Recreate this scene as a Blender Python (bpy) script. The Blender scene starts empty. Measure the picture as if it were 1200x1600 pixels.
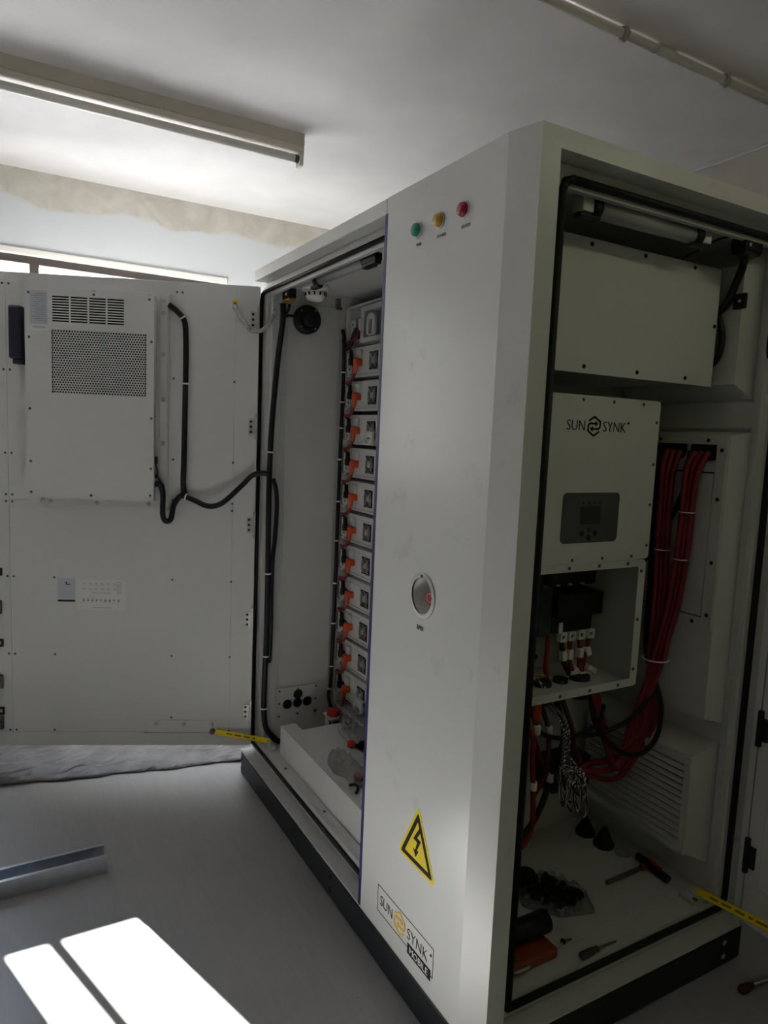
import bpy, bmesh, math, random
from mathutils import Matrix, Vector
random.seed(7)
PI = math.pi
SC = bpy.context.scene
COL = SC.collection

# ------------------------------------------------------------------ camera
def make_camera():
    cd = bpy.data.cameras.new('camera')
    cd.sensor_fit = 'VERTICAL'; cd.sensor_height = 36.0
    cd.lens = 1084.9 / 1600 * 36.0
    cd.clip_start = 0.02
    co = bpy.data.objects.new('camera', cd); COL.objects.link(co)
    y, p, r = math.radians(60.168), math.radians(-6.407), math.radians(2.392)
    F = Vector((-math.sin(y) * math.cos(p), math.cos(y) * math.cos(p), math.sin(p)))
    rt = Vector((math.cos(y), math.sin(y), 0)); up = rt.cross(F)
    R = math.cos(r) * rt + math.sin(r) * up
    U = -math.sin(r) * rt + math.cos(r) * up
    m = Matrix((R, U, -F)).transposed().to_4x4()
    m.translation = Vector((1.1435, -0.9676, 1.5569))
    co.matrix_world = m
    SC.camera = co
make_camera()

# ------------------------------------------------------------------ light and exposure
SUN_STRENGTH = 22.0
SUN_ELEV = math.radians(36.5)
SUN_SLOPE = 0.33            # metres of +y for every metre of +x that the sunlight travels
SKY_STRENGTH = 2.6
TUBE_STRENGTH = 1.45
EXPOSURE = 2.34
SC.view_settings.view_transform = 'Standard'
SC.view_settings.look = 'None'
SC.view_settings.gamma = 1.0
SC.view_settings.exposure = EXPOSURE
SC.view_settings.use_curve_mapping = False
SC.cycles.max_bounces = 12
SC.cycles.diffuse_bounces = 7
SC.cycles.glossy_bounces = 4
SC.cycles.transparent_max_bounces = 12
SC.cycles.sample_clamp_indirect = 6.0
SC.cycles.caustics_reflective = False
SC.cycles.caustics_refractive = False

def make_world():
    w = bpy.data.worlds.new('sky'); SC.world = w; w.use_nodes = True
    nt = w.node_tree; nt.nodes.clear()
    out = nt.nodes.new('ShaderNodeOutputWorld'); bg = nt.nodes.new('ShaderNodeBackground')
    tc = nt.nodes.new('ShaderNodeTexCoord'); sp = nt.nodes.new('ShaderNodeSeparateXYZ')
    rm = nt.nodes.new('ShaderNodeValToRGB')
    rm.color_ramp.elements[0].position = 0.0; rm.color_ramp.elements[0].color = (1.0, 0.90, 0.78, 1)
    rm.color_ramp.elements[1].position = 0.75; rm.color_ramp.elements[1].color = (0.42, 0.58, 0.95, 1)
    e = rm.color_ramp.elements.new(0.28); e.color = (0.80, 0.88, 1.0, 1)
    nt.links.new(tc.outputs['Generated'], sp.inputs[0]); nt.links.new(sp.outputs['Z'], rm.inputs[0])
    nt.links.new(rm.outputs[0], bg.inputs[0]); bg.inputs[1].default_value = SKY_STRENGTH
    nt.links.new(bg.outputs[0], out.inputs[0])
make_world()

def make_sun():
    ld = bpy.data.lights.new('sun', 'SUN'); ld.energy = SUN_STRENGTH; ld.angle = math.radians(0.6)
    ld.color = (1.0, 0.965, 0.93)
    o = bpy.data.objects.new('sun', ld); COL.objects.link(o)
    h = Vector((1, SUN_SLOPE, 0)).normalized()
    d = h * math.cos(SUN_ELEV) + Vector((0, 0, -math.sin(SUN_ELEV)))
    o.rotation_euler = d.to_track_quat('-Z', 'Y').to_euler()
    o.location = (-6, -2, 6)
make_sun()

# room and window sizes
XL, XR, YB, YF, HC = -2.61, 3.1, 1.61, -3.6, 2.70
WY0, WY1, WZ0, WZ1 = -1.556, 0.14, 1.235, 2.315

WINDOWS = ((WY0, WY1), (-3.35, -2.85))  # second opening is added out of view to brighten the cabinet front

def window_portal(y0, y1):
    ld = bpy.data.lights.new('window_daylight', 'AREA'); ld.shape = 'RECTANGLE'
    ld.size = y1 - y0; ld.size_y = WZ1 - WZ0
    ld.cycles.is_portal = True
    o = bpy.data.objects.new('window_daylight', ld); COL.objects.link(o)
    o.location = (XL - 0.23, (y0 + y1) / 2, (WZ0 + WZ1) / 2)
    o.rotation_euler = Vector((1, 0, 0)).to_track_quat('-Z', 'Z').to_euler()
for _w in WINDOWS: window_portal(*_w)

# ------------------------------------------------------------------ materials
def mat(name, col, rough=0.5, metal=0.0, var=0.0, vscale=4.0, bump=0.0, bscale=60.0, spec=0.5, second=None):
    m = bpy.data.materials.new(name); m.use_nodes = True
    nt = m.node_tree; b = nt.nodes['Principled BSDF']
    b.inputs['Base Color'].default_value = (*col, 1)
    b.inputs['Roughness'].default_value = rough; b.inputs['Metallic'].default_value = metal
    b.inputs['Specular IOR Level'].default_value = spec
    tc = nt.nodes.new('ShaderNodeTexCoord')
    n = nt.nodes.new('ShaderNodeTexNoise'); n.inputs['Scale'].default_value = vscale; n.inputs['Detail'].default_value = 5
    nt.links.new(tc.outputs['Object'], n.inputs['Vector'])
    if var > 0 or second:
        r = nt.nodes.new('ShaderNodeValToRGB')
        r.color_ramp.elements[0].position = 0.32; r.color_ramp.elements[1].position = 0.68
        c2 = second or tuple(min(1, c * (1 + var)) for c in col)
        r.color_ramp.elements[0].color = (*[c * (1 - var) for c in col], 1)
        r.color_ramp.elements[1].color = (*c2, 1)
        nt.links.new(n.outputs['Fac'], r.inputs[0]); nt.links.new(r.outputs[0], b.inputs['Base Color'])
    if bump > 0:
        n2 = nt.nodes.new('ShaderNodeTexNoise'); n2.inputs['Scale'].default_value = bscale; n2.inputs['Detail'].default_value = 4
        nt.links.new(tc.outputs['Object'], n2.inputs['Vector'])
        bp = nt.nodes.new('ShaderNodeBump'); bp.inputs['Strength'].default_value = bump; bp.inputs['Distance'].default_value = 0.01
        nt.links.new(n2.outputs['Fac'], bp.inputs['Height']); nt.links.new(bp.outputs[0], b.inputs['Normal'])
    return m

def floor_mat():
    m = mat('grey_floor_paint', (0.325, 0.32, 0.32), 0.36, var=0.07, vscale=1.3, bump=0.03, bscale=25)
    nt = m.node_tree; b = nt.nodes['Principled BSDF']
    tc = nt.nodes['Texture Coordinate'] if 'Texture Coordinate' in nt.nodes else nt.nodes.new('ShaderNodeTexCoord')
    n = nt.nodes.new('ShaderNodeTexNoise'); n.inputs['Scale'].default_value = 9; n.inputs['Detail'].default_value = 6
    mr = nt.nodes.new('ShaderNodeMapRange'); mr.inputs[1].default_value = 0.0; mr.inputs[2].default_value = 1.0
    mr.inputs[3].default_value = 0.30; mr.inputs[4].default_value = 0.46
    nt.links.new(tc.outputs['Object'], n.inputs['Vector']); nt.links.new(n.outputs['Fac'], mr.inputs[0])
    nt.links.new(mr.outputs[0], b.inputs['Roughness'])
    # scuffed streaks and small dark specks in the paint
    mp = nt.nodes.new('ShaderNodeMapping'); mp.inputs['Rotation'].default_value = (0, 0, 0.5); mp.inputs['Scale'].default_value = (3.0, 26.0, 1.0)
    st = nt.nodes.new('ShaderNodeTexNoise'); st.inputs['Scale'].default_value = 1.6; st.inputs['Detail'].default_value = 8; st.inputs['Distortion'].default_value = 1.5
    nt.links.new(tc.outputs['Object'], mp.inputs[0]); nt.links.new(mp.outputs[0], st.inputs['Vector'])
    sr = nt.nodes.new('ShaderNodeMapRange'); sr.inputs[1].default_value = 0.25; sr.inputs[2].default_value = 0.75; sr.inputs[3].default_value = 0.94; sr.inputs[4].default_value = 1.05
    nt.links.new(st.outputs['Fac'], sr.inputs[0])
    vo = nt.nodes.new('ShaderNodeTexVoronoi'); vo.inputs['Scale'].default_value = 7.0; vo.inputs['Randomness'].default_value = 1.0
    nt.links.new(tc.outputs['Object'], vo.inputs['Vector'])
    vr = nt.nodes.new('ShaderNodeMapRange'); vr.inputs[1].default_value = 0.02; vr.inputs[2].default_value = 0.035; vr.inputs[3].default_value = 0.45; vr.inputs[4].default_value = 1.0
    nt.links.new(vo.outputs['Distance'], vr.inputs[0])
    m1 = nt.nodes.new('ShaderNodeMath'); m1.operation = 'MULTIPLY'; nt.links.new(sr.outputs[0], m1.inputs[0]); nt.links.new(vr.outputs[0], m1.inputs[1])
    src = b.inputs['Base Color'].links[0].from_socket
    vm = nt.nodes.new('ShaderNodeVectorMath'); vm.operation = 'SCALE'; nt.links.new(src, vm.inputs[0]); nt.links.new(m1.outputs[0], vm.inputs['Scale'])
    nt.links.new(vm.outputs[0], b.inputs['Base Color'])
    return m

def crumpled_sheet_mat():
    m = mat('grey_plastic_sheeting', (0.125, 0.117, 0.122), 0.36, var=0.35, vscale=9, spec=0.35)
    nt = m.node_tree; b = nt.nodes['Principled BSDF']; tc = nt.nodes['Texture Coordinate']
    n = nt.nodes.new('ShaderNodeTexNoise'); n.noise_type = 'RIDGED_MULTIFRACTAL'; n.inputs['Scale'].default_value = 9.0; n.inputs['Detail'].default_value = 4; n.inputs['Distortion'].default_value = 1.2
    mp = nt.nodes.new('ShaderNodeMapping'); mp.inputs['Rotation'].default_value = (0, 0, 0.35); mp.inputs['Scale'].default_value = (2.2, 0.9, 1.0)
    nt.links.new(tc.outputs['Object'], mp.inputs[0]); nt.links.new(mp.outputs[0], n.inputs['Vector'])
    bp = nt.nodes.new('ShaderNodeBump'); bp.inputs['Strength'].default_value = 0.9; bp.inputs['Distance'].default_value = 0.018
    nt.links.new(n.outputs['Fac'], bp.inputs['Height']); nt.links.new(bp.outputs[0], b.inputs['Normal'])
    return m

def plaster_wall_mat():
    """Pale blue-grey paint with a bare skim-plaster band along the top, its lower edge ragged."""
    m = bpy.data.materials.new('painted_plaster'); m.use_nodes = True
    nt = m.node_tree; b = nt.nodes['Principled BSDF']; b.inputs['Roughness'].default_value = 0.75
    g = nt.nodes.new('ShaderNodeNewGeometry'); sp = nt.nodes.new('ShaderNodeSeparateXYZ')
    nt.links.new(g.outputs['Position'], sp.inputs[0])
    n = nt.nodes.new('ShaderNodeTexNoise'); n.inputs['Scale'].default_value = 3.2; n.inputs['Detail'].default_value = 7
    nt.links.new(g.outputs['Position'], n.inputs['Vector'])
    a = nt.nodes.new('ShaderNodeMath'); a.operation = 'MULTIPLY_ADD'; a.inputs[1].default_value = 0.20; a.inputs[2].default_value = -0.10
    nt.links.new(n.outputs['Fac'], a.inputs[0])
    s = nt.nodes.new('ShaderNodeMath'); s.operation = 'ADD'; nt.links.new(sp.outputs['Z'], s.inputs[0]); nt.links.new(a.outputs[0], s.inputs[1])
    r = nt.nodes.new('ShaderNodeMapRange'); r.inputs[1].default_value = 2.555; r.inputs[2].default_value = 2.572
    nt.links.new(s.outputs[0], r.inputs[0])
    n2 = nt.nodes.new('ShaderNodeTexNoise'); n2.inputs['Scale'].default_value = 9; n2.inputs['Detail'].default_value = 6; n2.inputs['Distortion'].default_value = 1.0
    nt.links.new(g.outputs['Position'], n2.inputs['Vector'])
    pr = nt.nodes.new('ShaderNodeValToRGB')
    pr.color_ramp.elements[0].position = 0.3; pr.color_ramp.elements[0].color = (0.47, 0.44, 0.39, 1)
    pr.color_ramp.elements[1].position = 0.7; pr.color_ramp.elements[1].color = (0.60, 0.57, 0.51, 1)
    nt.links.new(n2.outputs['Fac'], pr.inputs[0])
    mx = nt.nodes.new('ShaderNodeMix'); mx.data_type = 'RGBA'
    nt.links.new(r.outputs[0], mx.inputs[0]); mx.inputs[6].default_value = (0.59, 0.605, 0.63, 1)
    nt.links.new(pr.outputs[0], mx.inputs[7]); nt.links.new(mx.outputs[2], b.inputs['Base Color'])
    return m

def thin_clear_mat(name, tint, gloss=0.12, rough=0.03):
    """Thin see-through sheet: mostly transparent with a surface sheen."""
    m = bpy.data.materials.new(name); m.use_nodes = True
    nt = m.node_tree; nt.nodes.clear()
    o = nt.nodes.new('ShaderNodeOutputMaterial'); t = nt.nodes.new('ShaderNodeBsdfTransparent'); t.inputs[0].default_value = (*tint, 1)
    g = nt.nodes.new('ShaderNodeBsdfGlossy'); g.inputs['Roughness'].default_value = rough
    f = nt.nodes.new('ShaderNodeFresnel'); f.inputs[0].default_value = 1.45
    ad = nt.nodes.new('ShaderNodeMath'); ad.operation = 'MULTIPLY_ADD'; ad.inputs[1].default_value = 0.55; ad.inputs[2].default_value = gloss - 0.04
    x = nt.nodes.new('ShaderNodeMixShader')
    nt.links.new(f.outputs[0], ad.inputs[0]); nt.links.new(ad.outputs[0], x.inputs[0])
    nt.links.new(t.outputs[0], x.inputs[1]); nt.links.new(g.outputs[0], x.inputs[2]); nt.links.new(x.outputs[0], o.inputs[0])
    return m

def stripe_mat(name, c1, c2, scale):
    """Two twisted cores: bands running round the wire."""
    m = bpy.data.materials.new(name); m.use_nodes = True
    nt = m.node_tree; b = nt.nodes['Principled BSDF']; b.inputs['Roughness'].default_value = 0.4
    tc = nt.nodes.new('ShaderNodeTexCoord'); w = nt.nodes.new('ShaderNodeTexWave'); w.inputs['Scale'].default_value = scale
    w.inputs['Distortion'].default_value = 1.0
    r = nt.nodes.new('ShaderNodeValToRGB'); r.color_ramp.interpolation = 'CONSTANT'
    r.color_ramp.elements[0].color = (*c1, 1); r.color_ramp.elements[1].color = (*c2, 1); r.color_ramp.elements[1].position = 0.55
    nt.links.new(tc.outputs['Object'], w.inputs[0]); nt.links.new(w.outputs['Fac'], r.inputs[0]); nt.links.new(r.outputs[0], b.inputs['Base Color'])
    return m

def smudged_cabinet_mat():
    """Off-white powder coat with a few grey hand smudges."""
    m = mat('off_white_powder_coat_smudged', (0.60, 0.60, 0.59), 0.29, bump=0.02, bscale=300)
    nt = m.node_tree; b = nt.nodes['Principled BSDF']; tc = nt.nodes.new('ShaderNodeTexCoord')
    n = nt.nodes.new('ShaderNodeTexNoise'); n.inputs['Scale'].default_value = 7; n.inputs['Detail'].default_value = 6; n.inputs['Roughness'].default_value = 0.65
    nt.links.new(tc.outputs['Object'], n.inputs['Vector'])
    r = nt.nodes.new('ShaderNodeValToRGB')
    r.color_ramp.elements[0].position = 0.62; r.color_ramp.elements[0].color = (0.60, 0.60, 0.59, 1)
    r.color_ramp.elements[1].position = 0.80; r.color_ramp.elements[1].color = (0.46, 0.45, 0.43, 1)
    nt.links.new(n.outputs['Fac'], r.inputs[0]); nt.links.new(r.outputs[0], b.inputs['Base Color'])
    return m

WHITE = mat('off_white_powder_coat', (0.60, 0.60, 0.59), 0.36, bump=0.02, bscale=300)
PANEL = smudged_cabinet_mat()
INNER = mat('inner_grey_white_coat', (0.53, 0.53, 0.515), 0.42, bump=0.02, bscale=300)
MODULE = mat('battery_case_white', (0.56, 0.56, 0.545), 0.42)
GALV = mat('zinc_plated_steel', (0.50, 0.50, 0.49), 0.38, 0.75, var=0.10, vscale=14)
GREYM = mat('grey_painted_steel', (0.30, 0.30, 0.30), 0.45)
SCREWM = mat('dark_zinc_screw', (0.13, 0.13, 0.125), 0.38, 0.8)
HOLE = mat('deep_black_void', (0.006, 0.006, 0.007), 0.8)  # near-black: shade put into openings as colour, also dark screws
BLACK = mat('black_plastic', (0.012, 0.012, 0.014), 0.42, spec=0.28)
RUBBER = mat('black_rubber_seal', (0.011, 0.011, 0.013), 0.55, spec=0.28)
BASE = mat('black_painted_base', (0.018, 0.019, 0.023), 0.45, spec=0.28, var=0.15, vscale=8)
CABLE = mat('black_cable_sheath', (0.010, 0.010, 0.012), 0.40, spec=0.28)
RED = mat('red_cable_sheath', (0.19, 0.010, 0.018), 0.42)
REDP = mat('red_plastic', (0.55, 0.03, 0.025), 0.38)
ORANGE = mat('orange_plastic', (0.56, 0.065, 0.013), 0.40)
BLUE = mat('blue_edge_film', (0.022, 0.020, 0.12), 0.4)
YELLOW = mat('yellow_vinyl', (0.74, 0.56, 0.012), 0.5, spec=0.25)
INK = mat('black_ink', (0.012, 0.011, 0.014), 0.6, spec=0.15)
GREYINK = mat('grey_ink', (0.22, 0.22, 0.22), 0.6)
AMBERINK = mat('amber_ink', (0.80, 0.45, 0.05), 0.5)
WHITEINK = mat('white_ink', (0.85, 0.85, 0.85), 0.5)
PAPER = mat('white_paper_sheet', (0.66, 0.65, 0.63), 0.7)
SILVERL = mat('silver_label', (0.45, 0.48, 0.55), 0.4)
WTAG = mat('white_cable_tag', (0.80, 0.79, 0.75), 0.5)
PCB = mat('dark_green_circuit_board', (0.008, 0.022, 0.014), 0.5, var=0.4, vscale=60)
LCD = mat('dark_lcd_glass', (0.015, 0.015, 0.014), 0.18)
KEYPAD = mat('charcoal_keypad_film', (0.065, 0.065, 0.062), 0.45)
BRAID = mat('tinned_braid', (0.42, 0.38, 0.34), 0.55, 0.3, var=0.2, vscale=120)
CLEARP = thin_clear_mat('clear_polythene', (0.985, 0.985, 0.985), 0.045, 0.10)
GLASS = thin_clear_mat('window_glass', (0.92, 0.94, 0.93), 0.05, 0.01)
FRAMEB = mat('brown_window_frame', (0.060, 0.047, 0.043), 0.5)
LENSG = mat('green_lamp_lens', (0.005, 0.22, 0.15), 0.16)
LENSY = mat('amber_lamp_lens', (0.42, 0.24, 0.01), 0.16)
LENSR = mat('red_lamp_lens', (0.30, 0.008, 0.03), 0.16)
TUBEG = mat('white_tube_glass', (0.74, 0.71, 0.67), 0.28)
DIFFW = mat('frosted_light_diffuser', (0.36, 0.37, 0.38), 0.3)
CREAM = mat('aged_cream_enamel', (0.62, 0.57, 0.50), 0.45, var=0.06, vscale=6)
SHEETM = crumpled_sheet_mat()
CEILM = mat('ceiling_paint', (0.76, 0.73, 0.73), 0.85, var=0.035, vscale=5, bump=0.05, bscale=90)
WALLM = mat('warm_grey_wall_paint', (0.50, 0.47, 0.44), 0.8, var=0.05, vscale=3)
WALLY = mat('cream_wall_paint', (0.50, 0.49, 0.30), 0.8, var=0.04, vscale=3)
GROUNDM = mat('pale_concrete_ground', (0.42, 0.40, 0.38), 0.9, var=0.1, vscale=0.6)
PVC = mat('white_pvc_conduit', (0.62, 0.59, 0.57), 0.5)
TWIST = stripe_mat('black_and_white_twisted_wire', (0.012, 0.012, 0.012), (0.62, 0.60, 0.58), 55)
WIREY = mat('yellow_green_wire', (0.45, 0.36, 0.03), 0.5)
STEELB = mat('bright_screw_steel', (0.55, 0.54, 0.52), 0.3, 0.9)

# ------------------------------------------------------------------ geometry helpers
IDENT = Matrix.Identity(4)
ROOTM = {}

class MB:
    def __init__(self, M=IDENT):
        self.bm = bmesh.new(); self.M = M
    def _tr(self, vs, L=None):
        T = self.M @ L if L is not None else self.M
        for v in vs: v.co = T @ v.co
    def box(self, x0, x1, y0, y1, z0, z1, bev=0.0, seg=2, L=None):
        b = self.bm
        c = [b.verts.new(p) for p in ((x0, y0, z0), (x1, y0, z0), (x1, y1, z0), (x0, y1, z0), (x0, y0, z1), (x1, y0, z1), (x1, y1, z1), (x0, y1, z1))]
        fs = [b.faces.new([c[i] for i in q]) for q in ((3, 2, 1, 0), (4, 5, 6, 7), (0, 1, 5, 4), (1, 2, 6, 5), (2, 3, 7, 6), (3, 0, 4, 7))]
        vs = c
        if bev > 0:
            es = list({e for f in fs for e in f.edges})
            r = bmesh.ops.bevel(b, geom=es, offset=bev, segments=seg, affect='EDGES', profile=0.5)
            vs = list({v for f in r['faces'] for v in f.verts} | {v for v in c if v.is_valid})
            seen = set(vs); stack = list(vs)
            while stack:
                v = stack.pop()
                for e in v.link_edges:
                    o = e.other_vert(v)
                    if o not in seen: seen.add(o); stack.append(o)
            vs = list(seen)
        self._tr(vs, L); return self
    def prism(self, pts, d0, d1, axis='z', L=None):
        """Extrude polygon pts (2-D) along an axis: z -> (x,y), y -> (x,z), x -> (y,z)."""
        def P(a, b, d): return {'z': (a, b, d), 'y': (a, d, b), 'x': (d, a, b)}[axis]
        A = [self.bm.verts.new(P(a, b, d0)) for a, b in pts]; B = [self.bm.verts.new(P(a, b, d1)) for a, b in pts]
        n = len(pts)
        self.bm.faces.new(A); self.bm.faces.new(B[::-1])
        for i in range(n):
            self.bm.faces.new((A[i], B[i], B[(i + 1) % n], A[(i + 1) % n]))
        self._tr(A + B, L); return self
    def loft(self, rings, cap=True, smooth=True, closed=False):
        R = [[self.bm.verts.new(p) for p in r] for r in rings]; n = len(R[0])
        m = len(R)
        for i in range(m if closed else m - 1):
            for k in range(n):
                f = self.bm.faces.new((R[i][k], R[i][(k + 1) % n], R[(i + 1) % m][(k + 1) % n], R[(i + 1) % m][k])); f.smooth = smooth
        if cap and not closed:
            self.bm.faces.new(R[0][::-1]); self.bm.faces.new(R[-1])
        self._tr([v for r in R for v in r]); return self
    def cyl(self, p, q, r, r2=None, n=16):
        p, q = Vector(p), Vector(q); d = (q - p).normalized()
        u = d.orthogonal().normalized(); v = d.cross(u); r2 = r if r2 is None else r2
        return self.loft([[c + (u * math.cos(2 * PI * k / n) + v * math.sin(2 * PI * k / n)) * rr for k in range(n)] for c, rr in ((p, r), (q, r2))])
    def lathe(self, o, d, prof, n=24, cap=True):
        """prof: (distance along d, radius) pairs."""
        o, d = Vector(o), Vector(d).normalized(); u = d.orthogonal().normalized(); v = d.cross(u)
        return self.loft([[o + d * t + (u * math.cos(2 * PI * k / n) + v * math.sin(2 * PI * k / n)) * max(rr, 1e-5) for k in range(n)] for t, rr in prof], cap=cap)
    def tube(self, pts, r, n=8, sub=6, flat=None):
        P = smooth_path(pts, sub); rings = []; u = None
        for i, c in enumerate(P):
            t = (P[min(i + 1, len(P) - 1)] - P[max(i - 1, 0)]).normalized()
            u = t.orthogonal().normalized() if u is None else (u - t * u.dot(t)).normalized()
            v = t.cross(u)
            ru, rv = (r, r) if flat is None else (r, flat)
            rings.append([c + u * math.cos(2 * PI * k / n) * ru + v * math.sin(2 * PI * k / n) * rv for k in range(n)])
        return self.loft(rings)
    def torus(self, c, d, R, r, n=28, m=8):
        c, d = Vector(c), Vector(d).normalized(); u = d.orthogonal().normalized(); v = d.cross(u); rings = []
        for i in range(n):
            a = 2 * PI * i / n; e = u * math.cos(a) + v * math.sin(a)
            rings.append([c + e * (R + r * math.cos(2 * PI * k / m)) + d * r * math.sin(2 * PI * k / m) for k in range(m)])
        return self.loft(rings, closed=True)
    def ball(self, c, rx, ry=None, rz=None, n=14, m=8):
        ry = ry or rx; rz = rz or rx; c = Vector(c); rings = []
        for i in range(m + 1):
            a = -PI / 2 + PI * i / m; q = max(math.cos(a), 0.02)
            rings.append([c + Vector((rx * q * math.cos(2 * PI * k / n), ry * q * math.sin(2 * PI * k / n), rz * math.sin(a))) for k in range(n)])
        return self.loft(rings)
    def plate(self, outer, holes, d0, d1, axis='y'):
        """Flat plate with real holes; outer and holes are closed 2-D outlines."""
        def P(a, b, d): return {'z': (a, b, d), 'y': (a, d, b), 'x': (d, a, b)}[axis]
        b = self.bm; vs = []; loops = []
        for lp in [outer] + holes:
            A = [b.verts.new(P(x, y, d0)) for x, y in lp]; B = [b.verts.new(P(x, y, d1)) for x, y in lp]
            loops.append((A, B)); vs += A + B
        for side in (0, 1):
            es = []
            for l in loops:
                q = l[side]
                for i in range(len(q)): es.append(b.edges.new((q[i], q[(i + 1) % len(q)])))
            bmesh.ops.triangle_fill(b, use_beauty=True, use_dissolve=False, edges=es)
        for A, B in loops:
            for i in range(len(A)):
                j = (i + 1) % len(A); b.faces.new((A[i], B[i], B[j], A[j]))
        self._tr(vs); return self
    def text(self, s, size, L, thin=0.0, align='CENTER', depth=0.0006, sx=1.0):
        c = bpy.data.curves.new('lettering', 'FONT'); c.body = s; c.size = size; c.align_x = align; c.align_y = 'CENTER'
        c.offset = -thin; c.extrude = depth; c.resolution_u = 3
        o = bpy.data.objects.new('lettering', c); COL.objects.link(o)
        dg = bpy.context.evaluated_depsgraph_get(); me = bpy.data.meshes.new_from_object(o.evaluated_get(dg))
        n0 = len(self.bm.verts); self.bm.from_mesh(me); self.bm.verts.ensure_lookup_table()
        self._tr(self.bm.verts[n0:], L @ Matrix.Diagonal((sx, 1, 1, 1)))
        bpy.data.objects.remove(o); bpy.data.curves.remove(c); bpy.data.meshes.remove(me)
        return self
    def build(self, name, m, parent=None):
        bmesh.ops.recalc_face_normals(self.bm, faces=self.bm.faces[:])
        me = bpy.data.meshes.new(name)
        o = bpy.data.objects.new(name, me); COL.objects.link(o)
        if parent is None:
            xs = [v.co.x for v in self.bm.verts]; ys = [v.co.y for v in self.bm.verts]; zs = [v.co.z for v in self.bm.verts]
            W = Matrix.Translation(((min(xs) + max(xs)) / 2, (min(ys) + max(ys)) / 2, min(zs)))
            o.location = W.translation
        else:
            W = ROOTM[parent.name]; o.parent = parent
        ROOTM[o.name] = W
        self.bm.transform(W.inverted()); self.bm.to_mesh(me); self.bm.free()
        me.materials.append(m)
        return o

def smooth_path(pts, sub=6):
    P = [Vector(p) for p in pts]
    if len(P) < 3 or sub < 2: return P
    Q = [P[0] * 2 - P[1]] + P + [P[-1] * 2 - P[-2]]; out = []
    for i in range(1, len(Q) - 2):
        a, b, c, d = Q[i - 1], Q[i], Q[i + 1], Q[i + 2]
        for k in range(sub):
            t = k / sub
            out.append(0.5 * ((2 * b) + (c - a) * t + (2 * a - 5 * b + 4 * c - d) * t * t + (3 * b - a - 3 * c + d) * t ** 3))
    out.append(P[-1]); return out

def tag(o, label=None, cat=None, group=None, kind=None):
    if label: o['label'] = label
    if cat: o['category'] = cat
    if group: o['group'] = group
    if kind: o['kind'] = kind
    return o

def thing(name, label, cat, loc=(0, 0, 0), rz=0.0, group=None):
    o = bpy.data.objects.new(name, None); COL.objects.link(o); o.empty_display_size = 0.05
    o.location = loc; o.rotation_euler = (0, 0, rz)
    ROOTM[o.name] = Matrix.Translation(loc) @ Matrix.Rotation(rz, 4, 'Z')
    return tag(o, label, cat, group)

def copy_tree(o, shift, parent=None):
    c = o.copy(); COL.objects.link(c)
    if parent:
        c.parent = parent; ROOTM[c.name] = ROOTM[parent.name]
    else:
        c.location = Vector(o.location) + Vector(shift)
        ROOTM[c.name] = Matrix.Translation(shift) @ ROOTM[o.name]
    for ch in [x for x in bpy.data.objects if x.parent == o]: copy_tree(ch, shift, c)
    return c

def screws(parent, pts, d, r=0.005, h=0.003, m=None, name='screw', n=8):
    """One small screw mesh shared by every position; each screw is a part of its own."""
    W = ROOTM[parent.name]; Wi = W.inverted()
    dl = (Wi.to_3x3() @ Vector(d)).normalized(); me = None
    for p in pts:
        lp = Wi @ Vector(p)
        if me is None:
            mb = MB(); mb.lathe((0, 0, 0), dl, [(-0.001, r), (h * 0.5, r), (h, r * 0.55)], n=n)
            me = bpy.data.meshes.new(name); mb.bm.to_mesh(me); mb.bm.free(); me.materials.append(m or SCREWM)
        o = bpy.data.objects.new(name, me); COL.objects.link(o); o.parent = parent; o.location = lp
        ROOTM[o.name] = W

def circle(cx, cy, r, n=20): return [(cx + r * math.cos(2 * PI * k / n), cy + r * math.sin(2 * PI * k / n)) for k in range(n)]
def rect(x0, x1, y0, y1): return [(x0, y0), (x1, y0), (x1, y1), (x0, y1)]
def rrect(x0, x1, y0, y1, r, n=4):
    out = []
    for cx, cy, a0 in ((x1 - r, y0 + r, -PI / 2), (x1 - r, y1 - r, 0), (x0 + r, y1 - r, PI / 2), (x0 + r, y0 + r, PI)):
        for k in range(n + 1):
            a = a0 + PI / 2 * k / n; out.append((cx + r * math.cos(a), cy + r * math.sin(a)))
    return out

def rpoly(P, t, n=5):
    """Polygon with each corner rounded off over the length t."""
    P = [Vector(p) for p in P]; out = []
    for i, v in enumerate(P):
        a = v + (P[i - 1] - v).normalized() * t; b = v + (P[(i + 1) % len(P)] - v).normalized() * t
        for k in range(n + 1):
            q = k / n; c = a * (1 - q) ** 2 + v * 2 * q * (1 - q) + b * q * q; out.append((c.x, c.y))
    return out

# text planes: X right, Y up, Z out of the surface
def plane(o, right, up):
    r, u = Vector(right).normalized(), Vector(up).normalized(); n = r.cross(u)
    m = Matrix((r, u, n)).transposed().to_4x4(); m.translation = Vector(o); return m

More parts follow.
